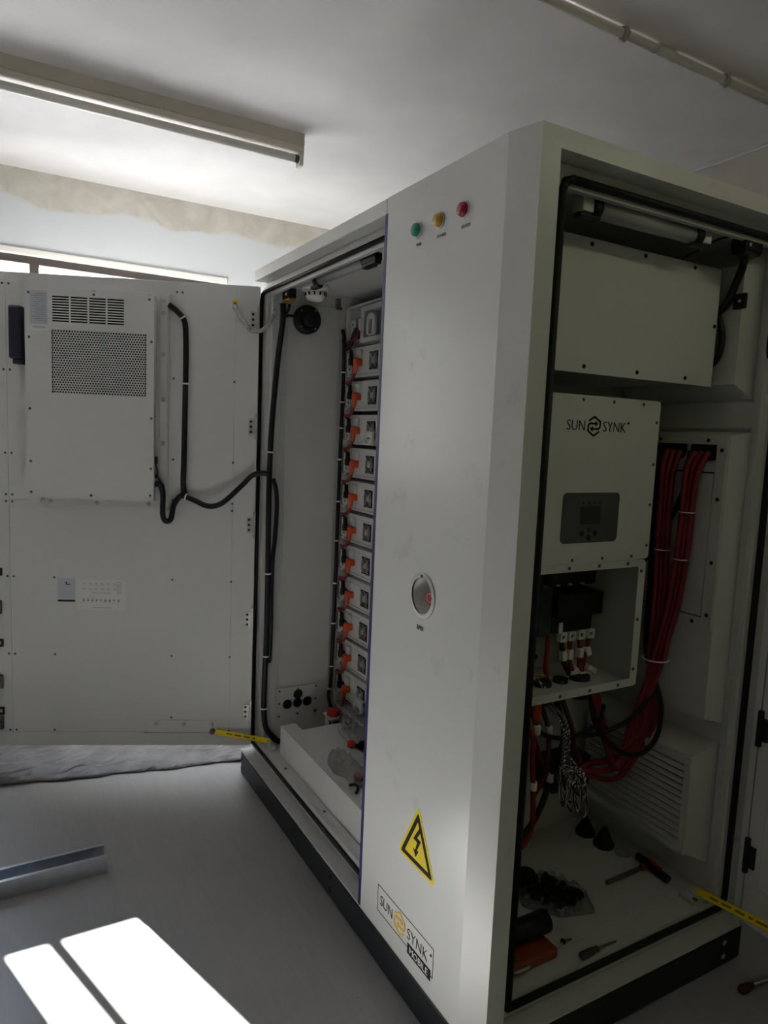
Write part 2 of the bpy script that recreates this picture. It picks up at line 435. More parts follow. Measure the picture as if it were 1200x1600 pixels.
def arrow_hexagon(mb, L, s, w):
    """Hexagon of two open halves with an arrow turning through each."""
    def pt(a, rr): return (rr * math.cos(a) * 0.90, rr * math.sin(a))
    def bar(pts, ww):
        for (x0, y0), (x1, y1) in zip(pts, pts[1:]):
            dx, dy = x1 - x0, y1 - y0; l = math.hypot(dx, dy) or 1; nx, ny = -dy / l * ww / 2, dx / l * ww / 2
            ex, ey = dx / l * ww * 0.3, dy / l * ww * 0.3
            mb.prism([(x0 - ex + nx, y0 - ey + ny), (x0 - ex - nx, y0 - ey - ny), (x1 + ex - nx, y1 + ey - ny), (x1 + ex + nx, y1 + ey + ny)], 0, 0.0008, 'z', L=L)
    for sg in (1, -1):
        h = [(-0.74, 0.57), (0, 1.0), (0.86, 0.5), (0.86, -0.06), (0.64, -0.28), (-0.20, -0.28)]
        bar([(sg * x * s, sg * y * s) for x, y in h], w)
        tri = [(-0.16, -0.58), (-0.16, 0.02), (-0.62, -0.28)]
        mb.prism([(sg * x * s, sg * y * s) for x, y in tri], 0, 0.0008, 'z', L=L)

# ------------------------------------------------------------------ the room
def struct(o): o['kind'] = 'structure'; return o

def build_room():
    struct(MB().box(XL - 0.25, XR + 0.2, YF - 0.2, YB + 0.2, -0.10, 0.0).build('floor', floor_mat()))
    struct(MB().box(XL - 0.25, XR + 0.2, YF - 0.2, YB + 0.2, HC, HC + 0.15).build('ceiling', CEILM))
    w = MB(); x0, x1 = XL - 0.22, XL
    w.box(x0, x1, YF - 0.2, WINDOWS[1][0], 0, HC); w.box(x0, x1, WINDOWS[1][1], WY0, 0, HC); w.box(x0, x1, WY1, YB + 0.2, 0, HC)
    for a, b in WINDOWS: w.box(x0, x1, a, b, 0, WZ0); w.box(x0, x1, a, b, WZ1 + 0.03, HC)
    struct(w.build('wall_left', plaster_wall_mat()))
    struct(MB().box(XL, XR, YB, YB + 0.2, 0, HC).build('wall_back', WALLM))
    struct(MB().box(XR, XR + 0.2, YF - 0.2, YB + 0.2, 0, HC).build('wall_right', WALLY))
    struct(MB().box(XL, XR, YF - 0.2, YF, 0, HC).build('wall_front', WALLM))
    # white painted lintel edge above the window
    struct(MB().box(XL - 0.20, XL + 0.012, WY0 - 0.03, WY1 + 0.02, WZ1, WZ1 + 0.03, 0.004).build('trim_1', mat('white_gloss_trim', (0.80, 0.76, 0.72), 0.4)))
    # thin plaster cove line along the back wall
    struct(MB().box(XL, XR, YB - 0.012, YB, HC - 0.012, HC, 0.003).build('trim_2', PVC))
    # windows, the second added unseen for brightness: brown frame, posts, panes
    for wn, (wy0, wy1), posts in (('window_1', WINDOWS[0], (-1.375, -0.760, -0.145)), ('added_fill_window', WINDOWS[1], (-3.10,))):
        f = MB(); fx0, fx1 = XL - 0.075, XL - 0.015
        f.box(fx0, fx1, wy0, wy1, WZ1 - 0.034, WZ1); f.box(fx0, fx1, wy0, wy1, WZ0, WZ0 + 0.045)
        f.box(fx0, fx1, wy0, wy0 + 0.03, WZ0 + 0.045, WZ1 - 0.034); f.box(fx0, fx1, wy1 - 0.03, wy1, WZ0 + 0.045, WZ1 - 0.034)
        hw = [0.015 if abs(p + 1.375) < 0.01 else 0.020 for p in posts]
        for y, q in zip(posts, hw): f.box(fx0, fx1 - (0.02 if q < 0.016 else 0), y - q, y + q, WZ0 + 0.045, WZ1 - 0.034)
        fr = struct(f.build(wn, FRAMEB))
        ys = [wy0 + 0.03] + [v for p, q in zip(posts, hw) for v in (p - q, p + q)] + [wy1 - 0.03]
        for a, b in zip(ys[0::2], ys[1::2]):
            MB().box(fx0 + 0.026, fx0 + 0.030, a, b, WZ0 + 0.045, WZ1 - 0.034).build('pane', GLASS, fr)
    struct(MB().box(-30, XL - 0.25, -18, 16, -0.25, -0.15).build('ground', GROUNDM))
build_room()

# ------------------------------------------------------------------ the cabinet
CW, CB, CZ = 1.69, 0.116, 2.20          # width, base height, top
DOORM = Matrix(((-0.414, 0.910, 0, -1.70), (-0.910, -0.414, 0, 0.025), (0, 0, 1, 0), (0, 0, 0, 1)))
def dw(s, n, z): return tuple(DOORM @ Vector((s, n, z)))
DN = (0.910, -0.414, 0)

cab = thing('equipment_cabinet', 'tall off-white two-door energy storage cabinet with warning triangle on its front', 'cabinet', (-0.85, 0.5, 0))

def build_cabinet():
    # black base with bolt holes
    b = MB(); b.box(-1.757, 0, 0.0, 1.02, 0, CB - 0.004, 0.012)
    base = b.build('base', BASE, cab)
    screws(base, [(x, -0.0005, z) for x in (-1.735, -0.80, -0.11) for z in (0.035, 0.08)], (0, -1, 0), 0.009, 0.002, HOLE, 'bolt')
    screws(base, [(0.0005, y, z) for y in (0.93, 0.12) for z in (0.035, 0.08)], (1, 0, 0), 0.009, 0.002, GREYM, 'bolt')
    # shell: sill tray, left and back walls, roof, partition, strips round both openings
    s = MB()
    s.box(-1.757, 0, 0.0, 1.02, CB - 0.006, CB)
    s.box(-1.757, -1.657, 0.070, 1.02, CB, CZ - 0.04)
    s.box(-1.657, -0.060, 0.972, 1.02, CB, CZ - 0.04)
    s.box(-0.615, -0.600, 0.070, 0.972, CB, CZ - 0.055)
    s.box(-0.600, -0.074, 0.070, 0.090, CB, CZ - 0.055)          # back of the front panel
    # strips of the front opening (plane y = 0.055)
    s.box(-1.757, -1.682, 0.055, 0.070, CB, 2.158); s.box(-1.682, -0.600, 0.055, 0.070, 2.104, 2.158)
    s.box(-1.682, -0.600, 0.055, 0.070, CB, 0.170)
    # strips of the side opening (plane x = -0.058)
    s.box(-0.074, -0.058, 0.0745, 1.02, 2.111, 2.159); s.box(-0.074, -0.058, 0.0745, 1.02, CB, 0.170)
    s.box(-0.074, -0.058, 0.0745, 0.148, 0.170, 2.111); s.box(-0.074, -0.058, 0.966, 1.02, 0.170, 2.111)
    s.build('shell', INNER, cab)
    r = MB()
    r.box(-CW, -0.600, 0.0, 0.055, 2.158, CZ, 0.002); r.box(-1.757, -0.600, 0.055, 1.02, 2.160, CZ)
    r.box(-0.600, -0.002, 0.078, 1.02, 2.159, CZ)
    r.box(-1.657, -0.074, 0.070, 0.972, 2.146, 2.157)
    r.build('roof', WHITE, cab)
    f = MB(); f.box(-1.657, -0.616, 0.070, 0.972, 0.155, 0.170); f.box(-0.600, -0.074, 0.090, 0.972, 0.155, 0.170)
    f.build('floor_pan', INNER, cab)
    # front panel with the emergency stop cut-out, folded corner and side frame
    p = MB()
    p.plate(rect(-0.595, -0.081, CB, CZ), [circle(-0.325, 1.147, 0.047, 32)], 0.0, 0.03, 'y')
    pan = p.build('front_panel', PANEL, cab)
    c = MB(); c.prism([(-0.081, 0.0), (0.0, 0.022), (0.0, 0.0745), (-0.0578, 0.0745), (-0.0578, 0.050), (-0.081, 0.030)], CB, CZ, 'z')
    c.box(-0.02, 0.0, 0.0745, 1.02, 2.1585, CZ)
    c.box(-0.02, 0.0, 0.992, 1.02, CB, 2.159)
    c.build('corner_post', PANEL, cab)
    MB().box(-0.603, -0.5885, -0.0008, 0.054, CB, 2.158).build('edge_film', BLUE, cab)['label'] = 'dark blue film on the panel edge'
    # rubber seals
    def seal(name, loop, r):
        g = MB()
        for a, b_ in zip(loop, loop[1:] + loop[:1]): g.tube([a, b_], r, 8, 1)
        for a in loop: g.ball(a, r * 1.02)
        return g.build(name, RUBBER, cab)
    y, x0, x1, z0, z1 = 0.049, -1.737, -0.60, 0.146, 2.124
    seal('door_seal', [(x0, y, z0), (x1, y, z0), (x1, y, z1), (x0 + 0.03, y, z1), (x0 + 0.008, y, z1 - 0.008), (x0, y, z1 - 0.03)], 0.0078)
    x, y0, y1 = -0.050, 0.130, 0.988
    seal('door_seal', [(x, y0, 0.150), (x, y1 - 0.03, 0.150), (x, y1 - 0.008, 0.158), (x, y1, 0.18), (x, y1, 2.128), (x, y0 + 0.03, 2.128), (x, y0 + 0.008, 2.120), (x, y0, 2.098)], 0.0095)
    # hinge-side rail and inner panels of the left compartment
    q = MB(); q.box(-1.657, -1.651, 0.135, 0.375, 0.435, 2.09, 0.002); q.build('side_panel', INNER, cab)
    q = MB(); q.box(-1.657, -1.646, 0.100, 0.112, 0.17, 2.146); q.build('side_rail', INNER, cab)
    # gland plate with four round entries
    h = [circle(yy, zz, 0.021, 18) for yy, zz in ((0.176, 0.338), (0.225, 0.338), (0.272, 0.338), (0.226, 0.378))]
    g = MB(); g.plate(rect(0.125, 0.325, 0.275, 0.415), h, -1.656, -1.648, 'x')
    gp = g.build('gland_plate', INNER, cab)
    for yy, zz in ((0.176, 0.338), (0.225, 0.338), (0.272, 0.338), (0.226, 0.378)):
        m = MB(); m.cyl((-1.656, yy, zz), (-1.651, yy, zz), 0.0205); m.torus((-1.647, yy, zz), (1, 0, 0), 0.018, 0.004); m.build('rubber_grommet', RUBBER, gp)
    screws(gp, [(-1.648, yy, zz) for yy in (0.137, 0.225, 0.313) for zz in (0.287, 0.403)] + [(-1.648, yy, 0.345) for yy in (0.137, 0.313)], (1, 0, 0), 0.005)
    # low step cover in front of the battery rack, folded from sheet with a corner cut out
    t = MB(); t.prism([(-1.53, 0.10), (-0.62, 0.10), (-0.62, 0.345), (-1.455, 0.345), (-1.455, 0.168), (-1.53, 0.168)], 0.170, 0.298, 'z')
    t.build('step_cover', WHITE, cab)
    # raised blanking plates on the sill floor
    k = MB(); k.box(-1.30, -0.66, 0.071, 0.090, 0.170, 0.1725); k.box(-1.02, -0.64, 0.076, 0.096, 0.1725, 0.174); k.build('sill_plate', INNER, cab)
    screws(cab, [(-1.40, 0.075, 0.170), (-1.03, 0.080, 0.1725)], (0, 0, 1), 0.007, 0.003, SCREWM)
    # door stay bracket, left
    bk = MB(); bk.box(-1.635, -1.575, 0.072, 0.098, 0.170, 0.192, 0.004); bk.cyl((-1.612, 0.08, 0.192), (-1.612, 0.08, 0.203), 0.010)
    bk.build('stay_bracket', INNER, cab)
    bk = MB(); bk.box(-0.125, -0.070, 0.870, 0.925, 0.170, 0.188, 0.004); bk.cyl((-0.096, 0.905, 0.188), (-0.096, 0.905, 0.198), 0.012)
    sb = bk.build('stay_bracket', INNER, cab)
    screws(sb, [(-0.075, 0.88, 0.188)], (0, 0, 1), 0.008, 0.003, SCREWM)

    # indicator lamps in a row with the words under them
    for xx, lens, lab, word in ((-0.430, LENSG, 'green indicator lamp', 'RUN'), (-0.327, LENSY, 'amber indicator lamp', 'POWER'), (-0.228, LENSR, 'red indicator lamp', 'ALARM')):
        l = MB(); l.lathe((xx, 0, 2.078), (0, -1, 0), [(0, 0.017), (0.008, 0.0165), (0.014, 0.014), (0.017, 0.006)], 20)
        lo = l.build('indicator_lamp', lens, cab); lo['label'] = lab
        MB().lathe((xx, 0, 2.078), (0, -1, 0), [(0, 0.0195), (0.003, 0.0195), (0.0035, 0.017)], 20).build('bezel', GALV, lo)
        MB().text(word, 0.011, plane((xx + 0.008, -0.0006, 2.041), (1, 0, 0), (0, 0, 1)), 0.0).build('lamp_caption', GREYINK, cab)
    # recessed emergency stop
    e = MB(); O = (-0.325, 0.0, 1.147)
    e.lathe(O, (0, 1, 0), [(-0.004, 0.0475), (-0.004, 0.058), (0.0, 0.0585), (0.0, 0.0475)], 36, cap=False)
    e.lathe(O, (0, 1, 0), [(0.0, 0.0468), (0.046, 0.0450), (0.046, 0.001)], 36, cap=False)
    es = e.build('emergency_stop_cup', WHITE, cab)
    k = MB(); k.lathe((-0.322, 0.046, 1.140), (0, -1, 0), [(0, 0.012), (0.012, 0.012), (0.013, 0.021), (0.024, 0.020), (0.027, 0.014)], 24)
    ko = k.build('stop_button', mat('crimson_stop_button', (0.45, 0.02, 0.07), 0.3), es); ko['label'] = 'crimson mushroom button'
    MB().torus((-0.322, 0.0195, 1.140), (0, 1, 0), 0.012, 0.0012).build('button_ring', WHITEINK, es)
    screws(es, [(-0.327, -0.004, 1.198)], (0, -1, 0), 0.005, 0.003, SCREWM)
    MB().text('EPO', 0.017, plane((-0.330, -0.0006, 1.060), (1, 0, 0), (0, 0, 1))).build('stop_caption', INK, cab)
    # warning triangle
    def tri(a, z0, z1, rad):
        return rpoly([(-0.2935, z1), (-0.2935 - a, z0), (-0.2935 + a, z0)], rad)
    st = MB().prism(tri(0.092, 0.416, 0.590, 0.020), -0.0008, 0.0, 'y').build('warning_sticker', YELLOW, cab); st['label'] = 'yellow high voltage triangle'
    MB().plate(tri(0.078, 0.4245, 0.571, 0.010), [tri(0.058, 0.4365, 0.545, 0.003)], -0.0013, -0.0007, 'y').build('triangle_border', INK, st)
    bolt = [(-0.285, 0.532), (-0.312, 0.490), (-0.293, 0.488), (-0.301, 0.462), (-0.311, 0.464), (-0.297, 0.445), (-0.285, 0.466), (-0.293, 0.465), (-0.275, 0.499), (-0.294, 0.500), (-0.272, 0.532)]
    MB().prism(bolt, -0.0014, -0.0008, 'y').build('lightning_bolt', INK, st)
    # maker's panel with its frame, words and mark
    x0, x1, z0, z1, w = -0.486, -0.193, 0.171, 0.252, 0.0017
    m = MB(); m.plate(rect(x0, x1, z0, z1), [rect(x0 + w, x1 - w, z0 + w, z1 - w)], -0.0008, 0.0, 'y')
    lg = m.build('logo_frame', INK, cab)
    T = MB(); T.text('SUN', 0.045, plane((-0.434, -0.0008, 0.211), (1, 0, 0), (0, 0, 1)), 0.0009, sx=0.84); T.build('logo_lettering', INK, lg)
    T = MB(); T.text('SYNK', 0.045, plane((-0.270, -0.0008, 0.211), (1, 0, 0), (0, 0, 1)), 0.0009, sx=0.92); T.build('logo_lettering', INK, lg)
    A = MB(); arrow_hexagon(A, plane((-0.361, -0.0004, 0.211), (1, 0, 0), (0, 0, 1)), 0.0315, 0.0062); A.build('logo_mark', AMBERINK, lg)
    MB().text('®', 0.010, plane((-0.2045, -0.0008, 0.227), (1, 0, 0), (0, 0, 1))).build('registered_mark', INK, lg)
    bx = MB().box(-0.316, -0.203, -0.0014, -0.0002, 0.157, 0.1865).build('logo_banner', INK, lg)
    MB().text('MOBILE', 0.027, plane((-0.2595, -0.0016, 0.1718), (1, 0, 0), (0, 0, 1)), 0.0003, depth=0.0008).build('banner_lettering', WHITEINK, lg)
build_cabinet()

# ------------------------------------------------------------------ left door, standing open
def build_left_door():
    d = MB(DOORM)
    d.box(0.0, 1.095, -0.045, -0.003, 0.151, 2.143, 0.003)
    d.box(0.0, 0.094, -0.003, 0.0, 0.216, 2.140); d.box(1.011, 1.09, -0.003, 0.0, 0.216, 2.140)
    d.box(0.0, 1.09, -0.003, 0.0, 0.155, 0.2145)
    door = d.build('left_door', WHITE, cab)
    p = MB(DOORM); p.box(0.0955, 1.0095, -0.003, 0.0005, 0.2165, 1.2235); p.build('lining_panel', WHITE, door)
    p = MB(DOORM); p.box(0.0955, 1.0095, -0.003, 0.0005, 1.2255, 2.140); p.build('lining_panel', WHITE, door)
    pts = [(s, z) for s in (0.997, 1.022) for z in (2.095, 1.754, 1.416, 1.244, 1.215, 0.898, 0.562, 0.224)]
    pts += [(0.833, 0.897), (0.833, 0.562), (0.838, 0.224), (0.83, 1.215)]
    pts += [(0.345, z) for z in (1.750, 1.413, 1.240, 1.205, 0.897, 0.560, 0.281)]
    pts += [(0.0965, z) for z in (1.747, 1.409, 1.234, 1.203, 0.894, 0.557, 0.220)] + [(0.335, 2.10), (0.312, 2.10)]
    screws(door, [dw(s, 0.0005, z) for s, z in pts], DN, 0.0048, 0.003, SCREWM, 'rivet')
    for z in (2.006, 1.564, 1.145, 0.728, 0.309):
        h = MB(DOORM); h.box(-0.004, 0.008, -0.002, 0.012, z - 0.055, z + 0.055, 0.003); h.box(0.008, 0.034, 0, 0.003, z - 0.034, z + 0.034)
        ho = h.build('hinge', GALV, door)
        screws(ho, [dw(0.024, 0.003, z + q) for q in (-0.022, 0, 0.022)], DN, 0.0055, 0.002, HOLE, 'hinge_screw')
    for z in (0.917, 0.61, 0.31):
        k = MB(DOORM); k.plate(rect(1.043, 1.085, z - 0.016, z + 0.016), [rect(1.050, 1.085 - 0.007, z - 0.009, z + 0.009)], 0.0, 0.010, 'y'); k.build('latch_keeper', BLACK, door)
    for z in (0.768, 0.443, 0.262):
        k = MB(DOORM); k.box(1.045, 1.078, 0.0, 0.018, z - 0.032, z + 0.028, 0.005); k.cyl((1.058, 0.018, z), (1.058, 0.026, z), 0.012); k.build('latch_roller', SCREWM, door)
    k = MB(DOORM); k.box(0.925, 0.978, 0.0, 0.060, 1.795, 2.003, 0.008); k.box(0.928, 0.968, 0.0, 0.048, 1.775, 1.795, 0.004)
    hd = k.build('lock_case', mat('navy_black_plastic', (0.012, 0.012, 0.030), 0.4), door); hd['label'] = 'navy black lock case'
    b = MB(DOORM); b.box(0.145, 0.445, 0.0005, 0.004, 0.215, 0.270, 0.0015); b.box(0.15, 0.46, 0.0005, 0.012, 0.205, 0.2145, 0.002)
    bo = b.build('stay_rail', WHITE, door)
    screws(bo, [dw(s, 0.004, 0.252) for s in (0.17, 0.29, 0.41)], DN, 0.009, 0.004, GALV, 'bolt')
    pv = MB(DOORM); pv.lathe((0.166, 0.012, 0.222), (0, 1, 0), [(-0.01, 0.012), (0.006, 0.012), (0.008, 0.008)]); pv.build('stay_pivot', SCREWM, door)
    # stickers: silver contact label and a white wiring diagram
    L = MB(DOORM); L.box(0.749, 0.819, 0.0005, 0.0012, 0.793, 0.894); lo = L.build('contact_label', SILVERL, door); lo['label'] = 'silver contact label'
    L = MB(DOORM); L.box(0.749, 0.819, 0.0012, 0.0018, 0.793, 0.801); L.box(0.768, 0.786, 0.0012, 0.0018, 0.866, 0.870); L.prism([(0.779, 0.871), (0.783, 0.882), (0.789, 0.872)], 0.0012, 0.0018, 'y')
    L.build('label_print', INK, lo)
    L = MB(DOORM); L.box(0.538, 0.741, 0.0005, 0.001, 0.758, 0.891); pp = L.build('wiring_sheet', PAPER, door); pp['label'] = 'white wiring diagram sheet'
    L = MB(DOORM); rnd = random.Random(3)
    for zc in (0.872, 0.850):
        for k in range(6):
            s0 = 0.72 - k * 0.025; L.box(s0 - 0.018, s0, 0.001, 0.0014, zc, zc + 0.0012); L.box(s0 - 0.010, s0 - 0.008, 0.001, 0.0014, zc, zc + 0.005); L.box(s0 - 0.016, s0 - 0.006, 0.001, 0.0014, zc - 0.006, zc - 0.005)
    for k in range(9):
        s0 = 0.72 - k * 0.018; L.box(s0 - 0.014, s0, 0.001, 0.0014, 0.806, 0.8072); L.box(s0 - 0.006, s0 - 0.0048, 0.001, 0.0014, 0.788, 0.806); L.box(s0 - 0.011, s0 - 0.003, 0.001, 0.0014, 0.795 + rnd.random() * 0.006, 0.803)
    L.box(0.60, 0.68, 0.001, 0.0014, 0.832, 0.8335); L.box(0.60, 0.68, 0.001, 0.0014, 0.768, 0.7695)
    for k in range(8): L.box(0.556, 0.578, 0.001, 0.0014, 0.830 + k * 0.007, 0.8315 + k * 0.007)
    L.build('sheet_print', GREYINK, pp)
    y = MB(DOORM); y.box(0.088, 0.110, 0.0005, 0.0013, 2.060, 2.082); ys = y.build('earth_label', YELLOW, door); ys['label'] = 'small yellow earth label'
    y = MB(DOORM); y.prism([(0.099, 2.064), (0.092, 2.072), (0.106, 2.072)], 0.0013, 0.0018, 'y'); y.build('earth_symbol', INK, ys)
    return door
LEFT_DOOR = build_left_door()

def build_stay(a, b, side):
    a, b = Vector(a), Vector(b); d = (b - a); L = d.length; u = d.normalized(); n = Vector(side).normalized(); n = (n - u * n.dot(u)).normalized(); w = u.cross(n)
    M = Matrix((u, w, n)).transposed().to_4x4(); M.translation = a
    m = MB(M); m.box(0, L, -0.011, 0.011, -0.003, 0.003, 0.001); o = m.build('door_stay', YELLOW, cab); o['label'] = 'yellow door stay bar'
    t = MB(M); x = 0.05; rnd = random.Random(5)
    while x < L - 0.06:
        q = rnd.uniform(0.012, 0.034); t.box(x, min(x + q, L - 0.04), -0.003, 0.003, 0.003, 0.0036); x += q + rnd.uniform(0.006, 0.012)
    t.build('stay_print', mat('dark_olive_print', (0.16, 0.12, 0.01), 0.5), o)
build_stay(dw(0.150, 0.020, 0.224), (-1.612, 0.080, 0.199), (0.7, -0.6, 0.6))

# ------------------------------------------------------------------ right door, edge on at the picture's right
def build_right_door():
    rz = math.radians(-3.0); M = Matrix.Translation((0.006, 0.985, 0)) @ Matrix.Rotation(rz, 4, 'Z')
    d = MB(M); d.box(0.0, 0.89, 0.0, 0.042, 0.141, 2.145, 0.003)
    door = d.build('right_door', WHITE, cab)
    p = MB(M); p.box(0.050, 0.84, -0.014, 0.002, 0.275, 2.06, 0.006); p.build('lining_panel', WHITE, door)
    for z in (1.98, 1.62, 1.190, 0.746, 0.352):
        h = MB(M); h.box(-0.004, 0.010, -0.012, 0.004, z - 0.055, z + 0.055, 0.003); h.box(0.010, 0.030, -0.008, 0.0, z - 0.034, z + 0.034, 0.002)
        ho = h.build('hinge', BLACK, door)
    return M
RM = build_right_door()
build_stay((-0.096, 0.905, 0.198), tuple(RM @ Vector((0.34, -0.02, 0.232))), (0.2, -0.8, 0.7))

# ------------------------------------------------------------------ raised covers on the back wall of the right compartment
def pan(mb, x0, x1, z0, z1, yf, yb, ix, iz):
    mb.loft([[Vector((a, y, b)) for a, b in rect(x0 + dx, x1 - dx, z0 + dz, z1 - dz)] for y, dx, dz in ((yb, 0, 0), (yf, ix, iz))], smooth=False)

def build_back_covers():
    a = MB(); pan(a, -0.56, -0.108, 1.700, 2.12, 0.910, 0.9718, 0.022, 0.042); a.build('fan_cover', INNER, cab)
    b = MB(); b.box(-0.56, -0.090, 0.962, 0.9718, 1.615, 1.695, 0.003); pan(b, -0.56, -0.091, 0.722, 1.606, 0.912, 0.9718, 0.034, 0.012)
    bc = b.build('wiring_cover', INNER, cab)
    pl = MB(); pl.plate(rect(-0.50, -0.128, 1.010, 1.588), [rect(-0.470, -0.160, 1.043, 1.566)], 0.902, 0.9118, 'y'); pl.build('access_frame', INNER, bc)
    pl = MB(); pl.plate(rect(-0.470, -0.160, 1.043, 1.566), [rect(-0.4665, -0.1635, 1.0465, 1.48)], 0.9095, 0.9118, 'y'); pl.build('plate_gap', HOLE, bc)  # black ring puts the shaded line round the access plate into colour
    pl = MB(); pl.box(-0.466, -0.164, 0.9035, 0.9118, 1.047, 1.479); pl.build('access_plate', INNER, bc)
    pl = MB(); pl.box(-0.470, -0.160, 0.9085, 0.9095, 1.484, 1.566); pl.build('gland_strip', INNER, bc)
    for x0, x1 in ((-0.40, -0.264), (-0.248, -0.150)):
        g = MB(); g.plate(rrect(x0, x1, 1.518, 1.582, 0.026), [rrect(x0 + 0.008, x1 - 0.008, 1.528, 1.572, 0.018)], 0.9025, 0.9084, 'y'); g.prism(rrect(x0 + 0.006, x1 - 0.006, 1.526, 1.574, 0.019), 0.9065, 0.9084, 'y'); g.build('cable_grommet', HOLE, bc)
    screws(bc, [(-0.143, 0.902, z) for z in (1.55, 1.405, 1.215, 1.055)] + [(x, 0.902, 1.578) for x in (-0.36, -0.19)] + [(x, 0.902, 1.026) for x in (-0.36, -0.19)], (0, -1, 0), 0.006, 0.003, HOLE)
    c = MB(); pan(c, -0.58, -0.105, 0.262, 0.655, 0.885, 0.9718, 0.028, 0.040)
    lc = c.build('vent_cover', INNER, cab)
    v = MB(); v.plate(rect(-0.55, -0.130, 0.300, 0.612), [rect(-0.535, -0.150, 0.322, 0.585)], 0.876, 0.8855, 'y'); vf = v.build('vent_frame', INNER, lc)
    k = MB()
    for i in range(12):
        z = 0.326 + i * 0.0217
        k.prism([(0.883, z), (0.872, z + 0.001), (0.872, z + 0.0035), (0.883, z + 0.0145)], -0.536, -0.149, 'x')
    k.build('louvres', INNER, vf)
    MB().box(-0.535, -0.150, 0.8832, 0.8848, 0.322, 0.585).build('vent_shade_backing', HOLE, vf)  # solid black backing, shade between the louvres put into colour
    # upright folds at the hinge side
    r = MB(); r.box(-0.092, -0.080, 0.955, 0.9718, 0.17, 2.14); r.box(-0.074, -0.066, 0.945, 0.966, 0.17, 2.11); r.build('side_rail', INNER, cab)
    # thin outline of the floor hatch and its blanking discs
    h = MB(); h.plate(rrect(-0.42, -0.128, 0.30, 0.90, 0.015), [rrect(-0.4175, -0.1305, 0.3025, 0.8975, 0.013)], 0.170, 0.1716, 'z'); h.build('floor_hatch', WHITE, cab)
    h = MB(); h.lathe((-0.362, 0.888, 0.170), (0, 0, 1), [(0, 0.026), (0.002, 0.026), (0.0025, 0.02)]); h.build('blanking_disc', GREYM, cab)
build_back_covers()

# ------------------------------------------------------------------ ceiling and floor things
def build_batten_light():
    t = thing('fluorescent_batten', 'cream fluorescent batten light with a bare tube on the ceiling', 'light', (-1.53, -0.6, 2.70))
    y0, y1 = -1.40, 0.125
    b = MB(); b.prism([(-1.558, 2.70), (-1.558, 2.655), (-1.545, 2.640), (-1.515, 2.640), (-1.502, 2.655), (-1.502, 2.70)], y0, y1, 'y'); b.build('housing', CREAM, t)
    b = MB(); b.prism([(-1.568, 2.648), (-1.563, 2.634), (-1.497, 2.634), (-1.492, 2.648), (-1.497, 2.643), (-1.563, 2.643)], y0 + 0.02, y1 - 0.005, 'y'); b.build('reflector', CREAM, t)
    MB().cyl((-1.53, y0 + 0.03, 2.612), (-1.53, y1 - 0.012, 2.612), 0.0145, n=18).build('tube', TUBEG, t)
    for yy in (y0 + 0.02, y1):
        h = MB(); h.prism(rpoly([(-1.558, 2.655), (-1.550, 2.582), (-1.510, 2.582), (-1.502, 2.655)], 0.010), yy - 0.014, yy, 'y'); lo = h.build('lamp_holder', CREAM, t)
        c = MB(); c.lathe((-1.53, yy - 0.014 if yy > 0 else yy, 2.612), (0, -1 if yy > 0 else 1, 0), [(0, 0.0155), (0.016, 0.0152)]); c.build('tube_cap', SCREWM, t)
build_batten_light()

def build_conduit():
    t = thing('ceiling_conduit', 'white plastic conduit clipped across the ceiling', 'conduit', (-0.345, 0.5, 2.70))
    MB().cyl((-0.345, -1.6, 2.686), (-0.345, YB, 2.686), 0.0125, n=16).build('pipe', PVC, t)
    MB().cyl((-0.345, 0.72, 2.686), (-0.345, 0.80, 2.686), 0.0145, n=16).build('coupling', PVC, t)
    for y in (-1.2, -0.75, -0.30, 0.14, 0.587, 1.034, 1.45):
        c = MB(); c.box(-0.352, -0.338, y - 0.012, y + 0.012, 2.688, 2.70); c.tube([(-0.345 + 0.016 * math.cos(a), y, 2.686 + 0.016 * math.sin(a)) for a in [PI * (0.5 + q / 8 * 2) for q in range(0, 9)]], 0.010, 6, 1, flat=0.003)
        c.build('clip', GREYM, t)
build_conduit()

def build_lit_batten():
    t = thing('fluorescent_batten', 'lit fluorescent batten light on the ceiling right of the cabinet', 'light', (0.95, 0.8, 2.70))
    MB().prism([(0.922, 2.70), (0.922, 2.655), (0.935, 2.640), (0.965, 2.640), (0.978, 2.655), (0.978, 2.70)], 0.15, 1.45, 'y').build('housing', CREAM, t)
    m = bpy.data.materials.new('glowing_tube'); m.use_nodes = True; b = m.node_tree.nodes['Principled BSDF']
    b.inputs['Emission Color'].default_value = (0.95, 1.0, 0.66, 1); b.inputs['Emission Strength'].default_value = TUBE_STRENGTH
    MB().cyl((0.95, 0.18, 2.612), (0.95, 1.42, 2.612), 0.0145, n=14).build('tube', m, t)
    for y0, y1 in ((0.15, 0.18), (1.42, 1.45)): MB().box(0.93, 0.97, y0, y1, 2.59, 2.645, 0.003).build('lamp_holder', CREAM, t)
build_lit_batten()

